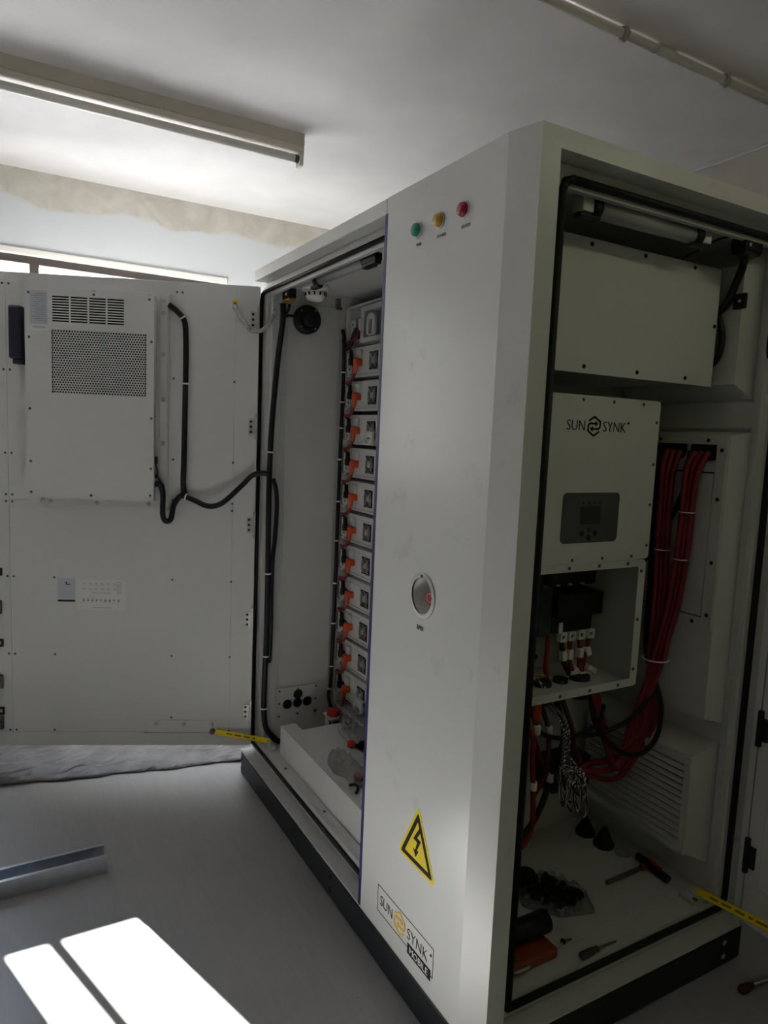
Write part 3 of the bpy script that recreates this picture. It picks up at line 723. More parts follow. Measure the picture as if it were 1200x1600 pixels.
def build_sheet():
    rnd = random.Random(11); mb = MB(); nx, ny = 36, 96
    edge = [(-0.95 - 1.0, -2.28), (-0.95, -2.065), (-0.58, -1.984), (0.035, -1.865), (0.40, -1.80)]
    def fx(y):
        for (a, xa), (b, xb) in zip(edge, edge[1:]):
            if y <= b: return xa + (xb - xa) * (y - a) / (b - a)
        return edge[-1][1]
    ph = [(rnd.uniform(3, 26), rnd.uniform(-20, 20), rnd.uniform(0, 6.3), rnd.uniform(0.003, 0.011)) for _ in range(16)]
    def h(x, y, e):
        z = 0.012 + sum(a * abs(math.sin(kx * x + ky * y + p)) for kx, ky, p, a in ph) * 0.55
        lift = 0.010 * max(0, math.sin(5.3 * y + 0.6)) ** 2 + 0.004
        return z * (1 - e ** 6) + lift * e ** 6
    top, bot = [], []
    for j in range(ny + 1):
        y = -1.9 + 2.28 * j / ny; xe = fx(y) + 0.006 * math.sin(17 * y) + 0.004 * math.sin(41 * y); rt, rb = [], []
        for i in range(nx + 1):
            u = i / nx; x = -2.59 + (xe + 2.59) * u; z = h(x, y, u)
            rt.append(mb.bm.verts.new((x, y, z + 0.002))); rb.append(mb.bm.verts.new((x, y, max(z, 0.0005))))
        top.append(rt); bot.append(rb)
    F = mb.bm.faces.new
    for j in range(ny):
        for i in range(nx):
            f = F((top[j][i], top[j][i + 1], top[j + 1][i + 1], top[j + 1][i])); f.smooth = True
            F((bot[j][i], bot[j + 1][i], bot[j + 1][i + 1], bot[j][i + 1]))
        F((top[j][nx], bot[j][nx], bot[j + 1][nx], top[j + 1][nx])); F((top[j][0], top[j + 1][0], bot[j + 1][0], bot[j][0]))
    for j in (0, ny):
        for i in range(nx): F((top[j][i], bot[j][i], bot[j][i + 1], top[j][i + 1]))
    tag(mb.build('plastic_sheet', SHEETM), 'crumpled grey plastic sheet lying on the floor under the left door', 'sheet')
build_sheet()

def build_channel():
    y0, y1 = -1.75, -0.634; xa, xb, h, t = -1.352, -1.268, 0.062, 0.0022
    prof = [(xa, 0), (xb, 0), (xb, h), (xb - 0.013, h), (xb - 0.013, h - t), (xb - t, h - t), (xb - t, t), (xa + t, t), (xa + t, h - t), (xa + 0.013, h - t), (xa + 0.013, h), (xa, h)]
    o = MB().prism(prof, y0, y1, 'y').build('steel_channel', mat('galvanised_channel', (0.52, 0.55, 0.60), 0.30, 0.9, var=0.08, vscale=20))
    tag(o, 'open galvanised steel channel lying on the grey floor', 'channel')
build_channel()

def build_floor_tool():
    t = thing('screwdriver', 'screwdriver with a dark red handle lying on the floor beside the right door', 'screwdriver', (0.10, 0.95, 0.0))
    MB().lathe((0.088, 0.880, 0.012), (0.1, 0.99, 0), [(0, 0.006), (0.012, 0.012), (0.04, 0.010), (0.055, 0.007)]).build('handle', mat('dark_red_handle', (0.08, 0.01, 0.012), 0.4), t)
    MB().cyl((0.0935, 0.934, 0.012), (0.107, 1.07, 0.006), 0.0042, n=10).build('shaft', STEELB, t)
build_floor_tool()

# ------------------------------------------------------------------ cooling unit on the left door
def build_cooler():
    rz = math.atan2(-0.910, -0.414)
    t = thing('cooling_unit', 'white boxed cooling unit with a perforated grille on the left door', 'air conditioner', dw(0.65, 0.0, 1.21), rz)
    D = DOORM
    b = MB(D); b.box(0.363, 0.930, 0.001, 0.016, 1.207, 2.088, 0.001); b.build('mounting_flange', WHITE, t)
    b = MB(D); b.box(0.366, 0.398, 0.016, 0.022, 1.209, 2.080, 0.002); b.build('flange_strip', WHITE, t)
    b = MB(D)
    for s0, s1, z0, z1 in ((0.4185, 0.420, 1.262, 2.062), (0.889, 0.8905, 1.262, 2.062), (0.420, 0.889, 1.262, 1.2635), (0.420, 0.889, 2.0605, 2.062)): b.box(s0, s1, 0.016, 0.078, z0, z1)
    b.build('casing', INNER, t)
    MB(D).box(0.4215, 0.8875, 0.017, 0.035, 1.2645, 2.059).build('grille_shade_backing', HOLE, t)  # black block stands in for the dark interior behind grille and slots
    s0, s1, z0, z1 = 0.524, 0.800, 1.942, 2.046
    cw = (s1 - s0 + 0.006) / 4; slots = []
    for c in range(4):
        for k in range(10):
            zz = z0 + (z1 - z0) * k / 10; slots.append(rect(s0 + c * cw, s0 + (c + 1) * cw - 0.006, zz + 0.0025, zz + 0.0085))
    gs0, gs1, gz0, gz1 = 0.437, 0.804, 1.666, 1.914
    c = MB(D); c.plate(rect(0.407, 0.905, 1.243, 2.067), slots + [rect(gs0, gs1, gz0, gz1)], 0.078, 0.0805, 'y')
    for a0, a1, b0, b1 in ((0.407, 0.409, 1.243, 2.067), (0.903, 0.905, 1.243, 2.067), (0.409, 0.903, 1.243, 1.245), (0.409, 0.903, 2.065, 2.067)): c.box(a0, a1, 0.045, 0.078, b0, b1)
    cover = c.build('front_cover', WHITE, t)
    # perforated sheet: a hexagonal net of cells, each with its hole
    g = MB(D); cols, rows = 34, 26; px = (gs1 - gs0) / (cols + 0.5); pz = (gz1 - gz0) / rows; cache = {}
    def vv(x, z, y): 
        k = (round(x, 5), round(z, 5), y)
        if k not in cache: cache[k] = g.bm.verts.new((x, y, z))
        return cache[k]
    R = px / math.sqrt(3); zr = pz / (1.5 * R)
    for r in range(rows):
        for q in range(cols):
            cx = gs0 + px * (q + 0.5 + (0.5 if r % 2 else 0)); cz = gz0 + pz * (r + 0.5)
            O = [(cx + R * math.sin(PI / 3 * k), cz + R * zr * math.cos(PI / 3 * k)) for k in range(6)]
            I = [g.bm.verts.new((cx + 0.0041 * math.sin(PI / 3 * k), 0.0795, cz + 0.0041 * math.cos(PI / 3 * k))) for k in range(6)]
            J = [g.bm.verts.new((cx + 0.0041 * math.sin(PI / 3 * k), 0.0775, cz + 0.0041 * math.cos(PI / 3 * k))) for k in range(6)]
            OO = [vv(x, z, 0.0795) for x, z in O]
            for k in range(6):
                m = (k + 1) % 6; g.bm.faces.new((OO[k], OO[m], I[m], I[k])); g.bm.faces.new((I[k], I[m], J[m], J[k]))
    g.bm.transform(D); g.build('perforated_grille', WHITE, t)
    L = MB(D); L.box(0.818, 0.884, 0.0805, 0.0812, 1.932, 2.060); ll = L.build('rating_label', SILVERL, t); ll['label'] = 'silver rating label'
    L = MB(D)
    for k in range(14): L.box(0.824, 0.860 + (k * 7 % 5) * 0.004, 0.0812, 0.0815, 1.944 + k * 0.008, 1.9458 + k * 0.008)
    L.build('label_print', GREYINK, ll)
    L = MB(D); L.box(0.818, 0.884, 0.0805, 0.0812, 1.907, 1.930); bl = L.build('barcode_label', PAPER, t)
    L = MB(D)
    for k in range(16): L.box(0.826 + k * 0.003, 0.8275 + k * 0.003 - (k % 3) * 0.0004, 0.0812, 0.0815, 1.916, 1.924)
    L.build('barcode', GREYINK, bl)
    screws(t, [dw(s, 0.0805, z) for s, z in ((0.889, 2.052), (0.64, 2.056), (0.425, 2.050), (0.889, 1.88), (0.889, 1.60), (0.889, 1.39), (0.889, 1.265), (0.655, 1.258), (0.42, 1.265), (0.417, 1.58), (0.417, 1.375), (0.417, 1.885))], DN, 0.0052, 0.003, SCREWM)
    screws(t, [dw(0.382, 0.022, z) for z in (2.06, 2.01, 1.845, 1.66, 1.48, 1.30, 1.225)] + [dw(s, 0.016, 1.222) for s in (0.44, 0.65, 0.84, 0.87)] + [dw(s, 0.016, 2.078) for s in (0.44, 0.66)], DN, 0.009, 0.005, GALV, 'bolt')
    k = MB(D); k.box(0.398, 0.4105, 0.040, 0.060, 1.395, 1.425, 0.002); k.box(0.398, 0.4185, 0.040, 0.058, 1.335, 1.352, 0.002); k.box(0.396, 0.4185, 0.038, 0.060, 1.300, 1.322, 0.002); k.build('cable_socket', BLACK, t)
build_cooler()

# cables of the door and of the left wall
def cable(name, label, pts, r, m=CABLE, group=None, ties=(), sub=8, cat='cable', n=8):
    t = thing(name, label, cat, pts[0], 0, group)
    if len(ties) == 0:
        COL.objects.unlink(t); bpy.data.objects.remove(t)
        mb = MB(); mb.tube(pts, r, n, sub); return tag(mb.build(name, m), label, cat, group)
    mb = MB(); mb.tube(pts, r, n, sub); mb.build('sheath', m, t)
    P = smooth_path(pts, sub)
    for f in ties:
        i = max(1, min(len(P) - 2, int(f * (len(P) - 1)))); d = (P[i + 1] - P[i - 1]).normalized()
        k = MB(); k.lathe(P[i] - d * 0.003, d, [(0, r + 0.0005), (0, r + 0.0022), (0.006, r + 0.0022), (0.006, r + 0.0005)], 12, cap=False); k.build('cable_tie', WTAG, t)
    return t

cable('door_cable', 'black cable running down the left door right of the cooling unit', [dw(0.362, 0.020, 2.045), dw(0.33, 0.018, 2.02), dw(0.302, 0.014, 1.985), dw(0.295, 0.014, 1.92), dw(0.294, 0.013, 1.80), dw(0.296, 0.013, 1.60), dw(0.298, 0.013, 1.42), dw(0.300, 0.014, 1.32), dw(0.296, 0.016, 1.273)], 0.0115, ties=(0.22, 0.55))
cable('door_cable', 'black cable looping below the cooling unit and across to the left door hinge', [dw(0.405, 0.050, 1.312), dw(0.385, 0.055, 1.31), dw(0.374, 0.055, 1.27), dw(0.376, 0.050, 1.19), dw(0.366, 0.045, 1.158), dw(0.345, 0.040, 1.165), dw(0.335, 0.035, 1.22), dw(0.315, 0.028, 1.255), dw(0.296, 0.026, 1.262), dw(0.25, 0.030, 1.246), dw(0.19, 0.050, 1.226), dw(0.13, 0.070, 1.243), (-1.690, -0.045, 1.31), (-1.665, 0.000, 1.362), (-1.640, 0.044, 1.372), (-1.634, 0.062, 1.362)], 0.0115, ties=(0.55,))
cable('sensor_lead', 'thin black lead on the edge of the cooling unit', [dw(0.404, 0.062, 1.40), dw(0.398, 0.060, 1.375), dw(0.396, 0.058, 1.345), dw(0.392, 0.055, 1.335), dw(0.380, 0.05, 1.31), dw(0.378, 0.048, 1.285)], 0.003)
cable('cable_loom', 'thick black cable loom running down the hinge side of the left compartment', [(-1.626, 0.100, 2.073), (-1.626, 0.101, 2.00), (-1.628, 0.086, 1.86), (-1.628, 0.070, 1.66), (-1.630, 0.062, 1.48), (-1.630, 0.060, 1.35), (-1.630, 0.060, 1.25), (-1.630, 0.062, 1.05), (-1.630, 0.064, 0.90), (-1.630, 0.064, 0.65), (-1.630, 0.060, 0.48), (-1.630, 0.060, 0.33), (-1.624, 0.070, 0.255), (-1.616, 0.105, 0.205), (-1.612, 0.13, 0.185)], 0.0125, ties=(0.30, 0.56, 0.67, 0.78))
cable('cable_loop', 'black spare cable bulging beside the thick loom on the left wall', [(-1.632, 0.077, 1.350), (-1.630, 0.092, 1.30), (-1.630, 0.097, 1.22), (-1.630, 0.092, 1.10), (-1.630, 0.083, 1.00), (-1.630, 0.081, 0.90), (-1.630, 0.082, 0.70), (-1.630, 0.079, 0.55)], 0.010)
cable('switch_lead', 'short black lead from the limit switch to the loom', [(-1.59, 0.115, 2.065), (-1.612, 0.118, 2.045), (-1.628, 0.105, 2.02)], 0.006)
cable('alarm_lead', 'black lead joining the round black alarm to the loom', [(-1.636, 0.165, 2.026), (-1.636, 0.145, 2.030), (-1.634, 0.122, 2.026), (-1.632, 0.104, 2.005)], 0.0055)
cable('rack_cable', 'black cable running down the left rack upright', [(-1.650, 0.388, 2.00), (-1.643, 0.394, 1.95), (-1.642, 0.396, 1.77), (-1.642, 0.394, 1.60), (-1.642, 0.392, 1.37), (-1.642, 0.390, 1.03), (-1.642, 0.388, 0.73), (-1.642, 0.384, 0.43), (-1.640, 0.374, 0.35), (-1.628, 0.388, 0.285)], 0.0085, ties=(0.20, 0.28, 0.355, 0.425, 0.49, 0.555, 0.62, 0.69, 0.75, 0.82))
cable('rack_cable', 'black looped lead from the rack cable up into the top box', [(-1.645, 0.392, 1.96), (-1.628, 0.390, 1.925), (-1.605, 0.392, 1.915), (-1.578, 0.395, 1.935), (-1.563, 0.400, 1.975), (-1.552, 0.405, 1.985)], 0.0085)

def build_earth_strap():
    t = thing('earth_strap', 'tinned braided earth strap sagging between the left door and the cabinet wall', 'strap', dw(0.098, 0.01, 2.05))
    pts = [dw(0.094, 0.010, 2.048), dw(0.075, 0.022, 2.010), dw(0.045, 0.040, 1.975), (-1.690, -0.012, 1.958), (-1.668, 0.020, 1.958), (-1.648, 0.048, 1.985), (-1.640, 0.066, 2.026)]
    MB().tube(pts, 0.0085, 8, 8, flat=0.004).build('braid', BRAID, t)
    MB().lathe(dw(0.0985, 0.0015, 2.053), DN, [(0, 0.012), (0.006, 0.012), (0.0065, 0.007), (0.012, 0.007)]).build('lug', GALV, t)
    MB().lathe((-1.6455, 0.070, 2.036), (1, 0, 0), [(0, 0.012), (0.006, 0.012), (0.0065, 0.007), (0.012, 0.007)]).build('lug', GALV, t)
build_earth_strap()

# ------------------------------------------------------------------ left compartment: sensors and light
def build_detector():
    t = thing('smoke_detector', 'white smoke detector on the left compartment ceiling', 'detector', (-1.545, 0.21, 2.146))
    MB().lathe((-1.545, 0.21, 2.146), (0, 0, -1), [(0, 0.056), (0.016, 0.058), (0.022, 0.054), (0.024, 0.046)], 28).build('base', WTAG, t)
    MB().lathe((-1.545, 0.21, 2.122), (0, 0, -1), [(0, 0.047), (0.02, 0.041), (0.032, 0.036), (0.036, 0.026), (0.036, 0.001)], 28).build('head', WTAG, t)
    for k in range(12):
        a = 2 * PI * k / 12; c = Vector((-1.545 + 0.042 * math.cos(a), 0.21 + 0.042 * math.sin(a), 2.110))
        MB().box(-0.004, 0.004, -0.003, 0.003, -0.006, 0.006, L=Matrix.Translation(c) @ Matrix.Rotation(a, 4, 'Z')).build('smoke_slot', HOLE, t)
build_detector()

def build_alarm():
    t = thing('alarm_sounder', 'round black alarm sounder on the left compartment wall', 'alarm', (-1.651, 0.215, 2.02))
    MB().lathe((-1.651, 0.215, 2.022), (1, 0, 0), [(0, 0.060), (0.022, 0.060), (0.030, 0.054), (0.034, 0.040), (0.030, 0.036), (0.030, 0.001)], 32).build('body', BLACK, t)
    MB().lathe((-1.621, 0.215, 2.022), (1, 0, 0), [(0, 0.030), (0.006, 0.024), (0.008, 0.001)], 24).build('horn', RUBBER, t)
    screws(t, [(-1.619, 0.215 + 0.047 * math.cos(a), 2.022 + 0.047 * math.sin(a)) for a in (0.9, 2.4, 3.9, 5.4)], (1, 0, 0), 0.0035, 0.003, STEELB)
build_alarm()

def build_limit_switch(name, label, x0, x1, y0, y1, z0, z1, strip):
    t = thing(name, label, 'switch', ((x0 + x1) / 2, (y0 + y1) / 2, z0))
    MB().box(x0, x1, y0, y1, z0 + 0.008, z1, 0.003).build('body', BLACK, t)
    MB().box(x0 + 0.004, x1 - 0.004, y0 + 0.002, y1 - 0.002, z0, z0 + 0.008).build('terminal_strip', strip, t)
    return t
sw = build_limit_switch('door_switch', 'black door limit switch with an amber strip at the left compartment corner', -1.605, -1.53, 0.088, 0.120, 2.074, 2.120, mat('amber_terminal_strip', (0.35, 0.16, 0.03), 0.5))
MB().cyl((-1.606, 0.092, 2.105), (-1.645, 0.070, 2.110), 0.006, n=10).build('plunger', GALV, sw)
MB().box(-1.566, -1.553, 0.0865, 0.0882, 2.094, 2.104).build('mark', WHITEINK, sw)
MB().box(-1.59, -1.55, 0.095, 0.125, 2.120, 2.146).build('bracket', INNER, sw)

def build_light_bar(label, a, b, r, brk_n):
    """a, b: ends of the bar under the compartment roof; brackets at both ends."""
    a, b = Vector(a), Vector(b); d = (b - a).normalized()
    t = thing('light_bar', label, 'light', (a + b) / 2)
    MB().cyl(a, b, r, n=20).build('diffuser', DIFFW, t)
    n = Vector(brk_n).normalized()
    for p, sg in ((a, -1), (b, 1)):
        MB().cyl(p, p + d * sg * 0.026, r + 0.003, n=20).build('end_cap', BLACK, t)
        q = p + d * sg * 0.026; M = Matrix((d * sg, n, Vector((0, 0, 1)))).transposed().to_4x4(); M.translation = q
        k = MB(M); k.box(0.0, 0.034, -0.018, 0.018, -0.016, 0.036, 0.002); k.build('bracket', INNER, t)
        h = MB(M); h.box(-0.030, 0.036, -0.012, 0.012, -0.026, -0.016, 0.003); h.build('bracket_clip', BLACK, t)
    return t
build_light_bar('unlit tube light bar under the roof of the left compartment', (-1.27, 0.105, 2.108), (-0.915, 0.105, 2.108), 0.017, (0, 1, 0))
build_light_bar('unlit tube light bar under the roof of the right compartment', (-0.098, 0.285, 2.100), (-0.098, 0.625, 2.100), 0.021, (1, 0, 0))
sw = build_limit_switch('door_switch', 'black door limit switch in the upper right corner of the right compartment', -0.105, -0.060, 0.80, 0.875, 2.080, 2.122, BLACK)
MB().cyl((-0.06, 0.815, 2.100), (-0.056, 0.815, 2.100), 0.005, n=10).build('plunger', STEELB, sw)
MB().box(-0.10, -0.07, 0.81, 0.87, 2.122, 2.146).build('bracket', INNER, sw)
sw = build_limit_switch('door_switch', 'black door limit switch beside the blue-edged front panel', -0.89, -0.80, 0.078, 0.104, 2.080, 2.112, BLACK)
MB().box(-0.88, -0.82, 0.08, 0.104, 2.112, 2.146).build('bracket', INNER, sw)
h = MB(); h.box(-1.656, -1.640, 0.352, 0.372, 2.085, 2.130, 0.003); h.box(-1.640, -1.634, 0.348, 0.376, 2.080, 2.092, 0.002)
tag(h.build('wire_connector', mat('brown_wire_connector', (0.16, 0.10, 0.09), 0.5)), 'small brown wire connector high in the left compartment corner', 'connector')

# ------------------------------------------------------------------ battery rack and its eleven modules
def build_rack():
    t = thing('battery_rack', 'white upright battery rack in the left compartment', 'rack', (-1.40, 0.65, 0.17))
    for x in (-1.652, -1.158):
        MB().box(x, x + 0.012, 0.405, 0.445, 0.170, 2.09, 0.001).build('upright', MODULE, t)
        MB().box(x, x + 0.012, 0.925, 0.960, 0.170, 2.09, 0.001).build('upright', MODULE, t)
        MB().box(x + 0.002, x + 0.010, 0.445, 0.925, 1.93, 2.09).build('side_plate', GREYM, t)
    MB().box(-1.64, -1.158, 0.41, 0.955, 2.09, 2.098).build('top_plate', MODULE, t)
    MB().box(-1.64, -1.158, 0.41, 0.955, 0.300, 0.318).build('bottom_shelf', GREYM, t)
    pb = MB(); pb.box(-1.6405, -1.160, 0.430, 0.95, 1.9285, 1.933); pb.build('shelf', GREYM, t)
    pipe = MB(); pipe.cyl((-1.645, 0.392, 0.38), (-1.645, 0.392, 0.50), 0.004, n=8); pipe.build('earth_bar', STEELB, t)
build_rack()

def build_top_box():
    t = thing('battery_controller', 'white controller box with a deep window on top of the battery stack', 'control box', (-1.37, 0.65, 1.935))
    w = MB(); w.plate(rect(-1.535, -1.17, 1.936, 2.085), [rect(-1.505, -1.19, 1.956, 2.064)], 0.415, 0.421, 'y')
    w.box(-1.535, -1.531, 0.421, 0.92, 1.936, 2.085); w.box(-1.174, -1.17, 0.421, 0.92, 1.936, 2.085); w.box(-1.531, -1.174, 0.421, 0.92, 1.936, 1.940); w.box(-1.531, -1.174, 0.421, 0.92, 2.081, 2.085)
    w.build('case', MODULE, t)
    MB().box(-1.531, -1.174, 0.50, 0.51, 1.940, 2.081).build('back_plate', GREYM, t)
    k = MB(); k.plate(rpoly([(-1.455, 1.957), (-1.385, 1.957), (-1.385, 2.045), (-1.455, 2.045)], 0.03), [rpoly([(-1.437, 1.95 + 0.012), (-1.403, 1.962), (-1.403, 2.022), (-1.437, 2.022)], 0.012)], 0.400, 0.412, 'y'); k.build('handle', MODULE, t)
    p = MB(); p.box(-1.638, -1.535, 0.425, 0.431, 1.936, 2.085); pl = p.build('filler_plate', GREYM, t)
    e = MB(); e.box(-1.632, -1.585, 0.418, 0.424, 1.945, 2.04, 0.001); e.build('ear', MODULE, t)
    screws(t, [(-1.61, 0.418, z) for z in (1.962, 2.02)], (0, -1, 0), 0.005, 0.003, SCREWM)
    b = MB(); b.box(-1.563, -1.538, 0.395, 0.425, 1.955, 2.000, 0.005); b.build('black_socket', BLACK, t)
    b = MB(); b.box(-1.537, -1.520, 0.404, 0.415, 1.985, 2.035, 0.003); b.build('terminal_cover', MODULE, t)
build_top_box()

ZM0, PITCH = 1.8575, 0.14365
ORD = ['topmost', 'second from the top', 'third from the top', 'fourth from the top', 'fifth from the top', 'middle, sixth from the top', 'fifth from the bottom', 'fourth from the bottom', 'third from the bottom', 'second from the bottom', 'bottom']

def build_module():
    z = ZM0
    t = thing('battery_module', '', 'battery', (-1.40, 0.65, z - 0.064), 0, 'battery modules in the rack')
    b = MB(); b.box(-1.612, -1.175, 0.422, 0.92, z - 0.064, z + 0.064, 0.002); b.build('case', MODULE, t)
    b = MB(); b.box(-1.605, -1.182, 0.4195, 0.422, z - 0.046, z + 0.046, 0.001); b.build('face_plate', MODULE, t)
    e = MB(); e.box(-1.640, -1.600, 0.412, 0.4185, z - 0.058, z + 0.052, 0.001); eo = e.build('ear', MODULE, t)
    g = MB(); g.tube([(-1.628, 0.411, z + 0.045), (-1.638, 0.405, z + 0.043), (-1.638, 0.405, z - 0.043), (-1.628, 0.411, z - 0.045)], 0.0022, 6, 1); g.build('ear_handle', SCREWM, t)
    screws(t, [(-1.615, 0.412, z + q) for q in (0.028, -0.028)], (0, -1, 0), 0.0055, 0.003, SCREWM)
    b = MB(); b.box(-1.612, -1.590, 0.4105, 0.4125, z - 0.056, z - 0.046); b.build('label_strip', GREYINK, t)
    f = MB(); f.box(-1.448, -1.376, 0.4185, 0.4197, z - 0.037, z + 0.037); fo = f.build('fan', HOLE, t); c = (-1.412, 0.4185, z)
    MB().lathe(c, (0, -1, 0), [(0, 0.014), (0.004, 0.014), (0.005, 0.010)], 16).build('hub', GREYM, fo)
    bl = MB()
    for k in range(7):
        a = 2 * PI * k / 7; bl.box(-0.004, 0.004, 0, 0.002, 0.013, 0.033, L=Matrix.Translation((c[0], 0.4165, z)) @ Matrix.Rotation(a, 4, 'Y') @ Matrix.Rotation(0.5, 4, 'Z'))
    bl.build('blades', mat('charcoal_fan_blade', (0.05, 0.048, 0.06), 0.4) if 'charcoal_fan_blade' not in bpy.data.materials else bpy.data.materials['charcoal_fan_blade'], fo)
    gd = MB()
    for R in (0.019, 0.0265, 0.034): gd.torus((c[0], 0.4135, z), (0, 1, 0), R, 0.0009, 24, 5)
    for a in (0.785, 2.356, 3.927, 5.498): gd.cyl((c[0] + 0.014 * math.cos(a), 0.4135, z + 0.014 * math.sin(a)), (c[0] + 0.047 * math.cos(a), 0.4150, z + 0.047 * math.sin(a)), 0.0011, n=5)
    gd.build('finger_guard', GALV, fo)
    b = MB(); b.box(-1.545, -1.515, 0.404, 0.4197, z + 0.012, z + 0.050, 0.004); b.build('terminal_cover', MODULE, t)
    b = MB(); b.box(-1.600, -1.185, 0.418, 0.4197, z - 0.0530, z - 0.0515); b.build('seam', GREYINK, t)
    return t

def module_handle(parent, z):
    k = MB(); k.plate(rpoly([(-1.425, z - 0.062), (-1.35, z - 0.062), (-1.35, z - 0.005), (-1.425, z - 0.005)], 0.022), [rpoly([(-1.412, z - 0.052), (-1.363, z - 0.052), (-1.363, z - 0.030), (-1.412, z - 0.030)], 0.008)], 0.390, 0.402, 'y')
    k.box(-1.415, -1.360, 0.400, 0.4125, z - 0.012, z - 0.005)
    k.build('pull_handle', MODULE, parent)

def build_link(i):
    """Link lead of one module: orange plug, red lead down to the black plug of the next one."""
    z = ZM0 - i * PITCH
    t = thing('link_lead', 'red link lead with orange plug on the ' + ORD[i] + ' battery module', 'lead', (-1.56, 0.41, z), 0, 'red link leads on the battery modules')
    k = MB(); k.lathe((-1.580, 0.398, z + 0.046), (0.08, 0, -1), [(0, 0.008), (0.028, 0.009), (0.032, 0.0125), (0.055, 0.0135), (0.060, 0.011)], 12); k.box(-1.588, -1.566, 0.398, 0.4197, z - 0.012, z + 0.010, 0.003); k.build('black_plug', BLACK, t)
    k = MB(); k.lathe((-1.524, 0.396, z + 0.010), (-0.12, 0, -1), [(-0.004, 0.011), (0.0, 0.0145), (0.022, 0.014), (0.026, 0.011), (0.056, 0.0085), (0.060, 0.007)], 12); k.box(-1.536, -1.510, 0.396, 0.4197, z - 0.018, z + 0.008, 0.003); k.build('orange_plug', ORANGE, t)
    if i < len(ORD) - 1:
        r = MB(); r.tube([(-1.531, 0.396, z - 0.048), (-1.535, 0.394, z - 0.062), (-1.552, 0.392, z - 0.078), (-1.585, 0.392, z - 0.084), (-1.607, 0.394, z - 0.084), (-1.608, 0.396, z - 0.090), (-1.596, 0.397, z - 0.094), (-1.582, 0.398, z - 0.101)], 0.0058, 8, 8); r.build('red_cable', RED, t)
    else:
        r = MB(); r.tube([(-1.531, 0.396, z - 0.048), (-1.533, 0.394, z - 0.07), (-1.535, 0.39, z - 0.085)], 0.0058, 8, 8); r.build('red_cable', RED, t)

m0 = build_module(); mods = [m0]
for i in range(1, 11): mods.append(copy_tree(m0, (0, 0, -i * PITCH)))
for i, m in enumerate(mods): m['label'] = 'white battery module with a square fan, ' + ORD[i] + ' of the stack'
for i in (2, 10): module_handle(mods[i], ZM0 - i * PITCH)
for i in range(11): build_link(i)
cable('link_lead', 'short red lead from the controller box down to the topmost module', [(-1.527, 0.402, 1.990), (-1.528, 0.398, 1.965), (-1.548, 0.394, 1.950), (-1.590, 0.393, 1.943), (-1.606, 0.394, 1.938), (-1.604, 0.396, 1.925), (-1.588, 0.397, 1.912), (-1.581, 0.398, 1.905)], 0.0058, RED, cat='lead')

def build_breaker():
    t = thing('knob_device', 'red knobbed white device behind the step cover', 'device', (-1.575, 0.365, 0.17))
    MB().box(-1.612, -1.535, 0.345, 0.398, 0.170, 0.276, 0.003).build('body', MODULE, t)
    MB().box(-1.620, -1.527, 0.338, 0.403, 0.276, 0.284, 0.003).build('top_flange', MODULE, t)
    MB().lathe((-1.574, 0.370, 0.284), (0, 0, 1), [(0, 0.031), (0.020, 0.031), (0.026, 0.028), (0.027, 0.001)], 8).build('knob', REDP, t)
    k = MB(); k.box(-1.56, -1.54, 0.3435, 0.345, 0.22, 0.268); k.box(-1.534, -1.528, 0.35, 0.39, 0.19, 0.27, 0.002); k.build('dark_contact', BLACK, t)
build_breaker()
cable('ground_lead', 'black lead curling beside the red knobbed device', [(-1.52, 0.385, 0.17), (-1.515, 0.378, 0.26), (-1.50, 0.378, 0.305), (-1.475, 0.385, 0.31), (-1.465, 0.395, 0.30)], 0.009)

# clear bag with spare plugs on the step cover
def sheet_bag(name, label, outline, z0, h, lip, m=CLEARP, rnd=random.Random(4), cat='bag'):
    """A limp bag: two skins that bulge over the contents and meet at the rim."""
    c = Vector((sum(p[0] for p in outline) / len(outline), sum(p[1] for p in outline) / len(outline))); O = [Vector(p) for p in outline]; n = 36
    per = []
    for k in range(n):
        f = k / n * len(O); i = int(f); per.append(O[i] * (1 - f + i) + O[(i + 1) % len(O)] * (f - i))
    mb = MB(); R = 9; lay = []
    for up in (1, 0):
        rings = []
        for j in range(R + 1):
            q = j / R; ring = []
            for k in range(n):
                p = c + (per[k] - c) * max(q, 0.02); z = z0 + 0.002 + (h * (1 - q ** 2.6) * (0.72 + 0.28 * math.sin(5 * p.x * 23 + 7 * p.y * 19)) + lip * q * abs(math.sin(9 * k * 2 * PI / n)) if up else 0)
                ring.append((p.x, p.y, z + (0.0008 if up else 0)))
            rings.append(ring)
        lay.append(rings)
    mb.loft([[Vector(x) for x in v] for v in lay[0] + lay[1][::-1]])
    return tag(mb.build(name, m), label, cat)
sheet_bag('plastic_bag', 'clear plastic bag lying flat at the front of the step cover', [(-1.207, 0.179), (-1.23, 0.235), (-1.148, 0.245), (-1.065, 0.236), (-0.96, 0.235), (-0.90, 0.19), (-0.93, 0.15), (-1.01, 0.145), (-1.046, 0.122), (-1.137, 0.135)], 0.298, 0.034, 0.010)
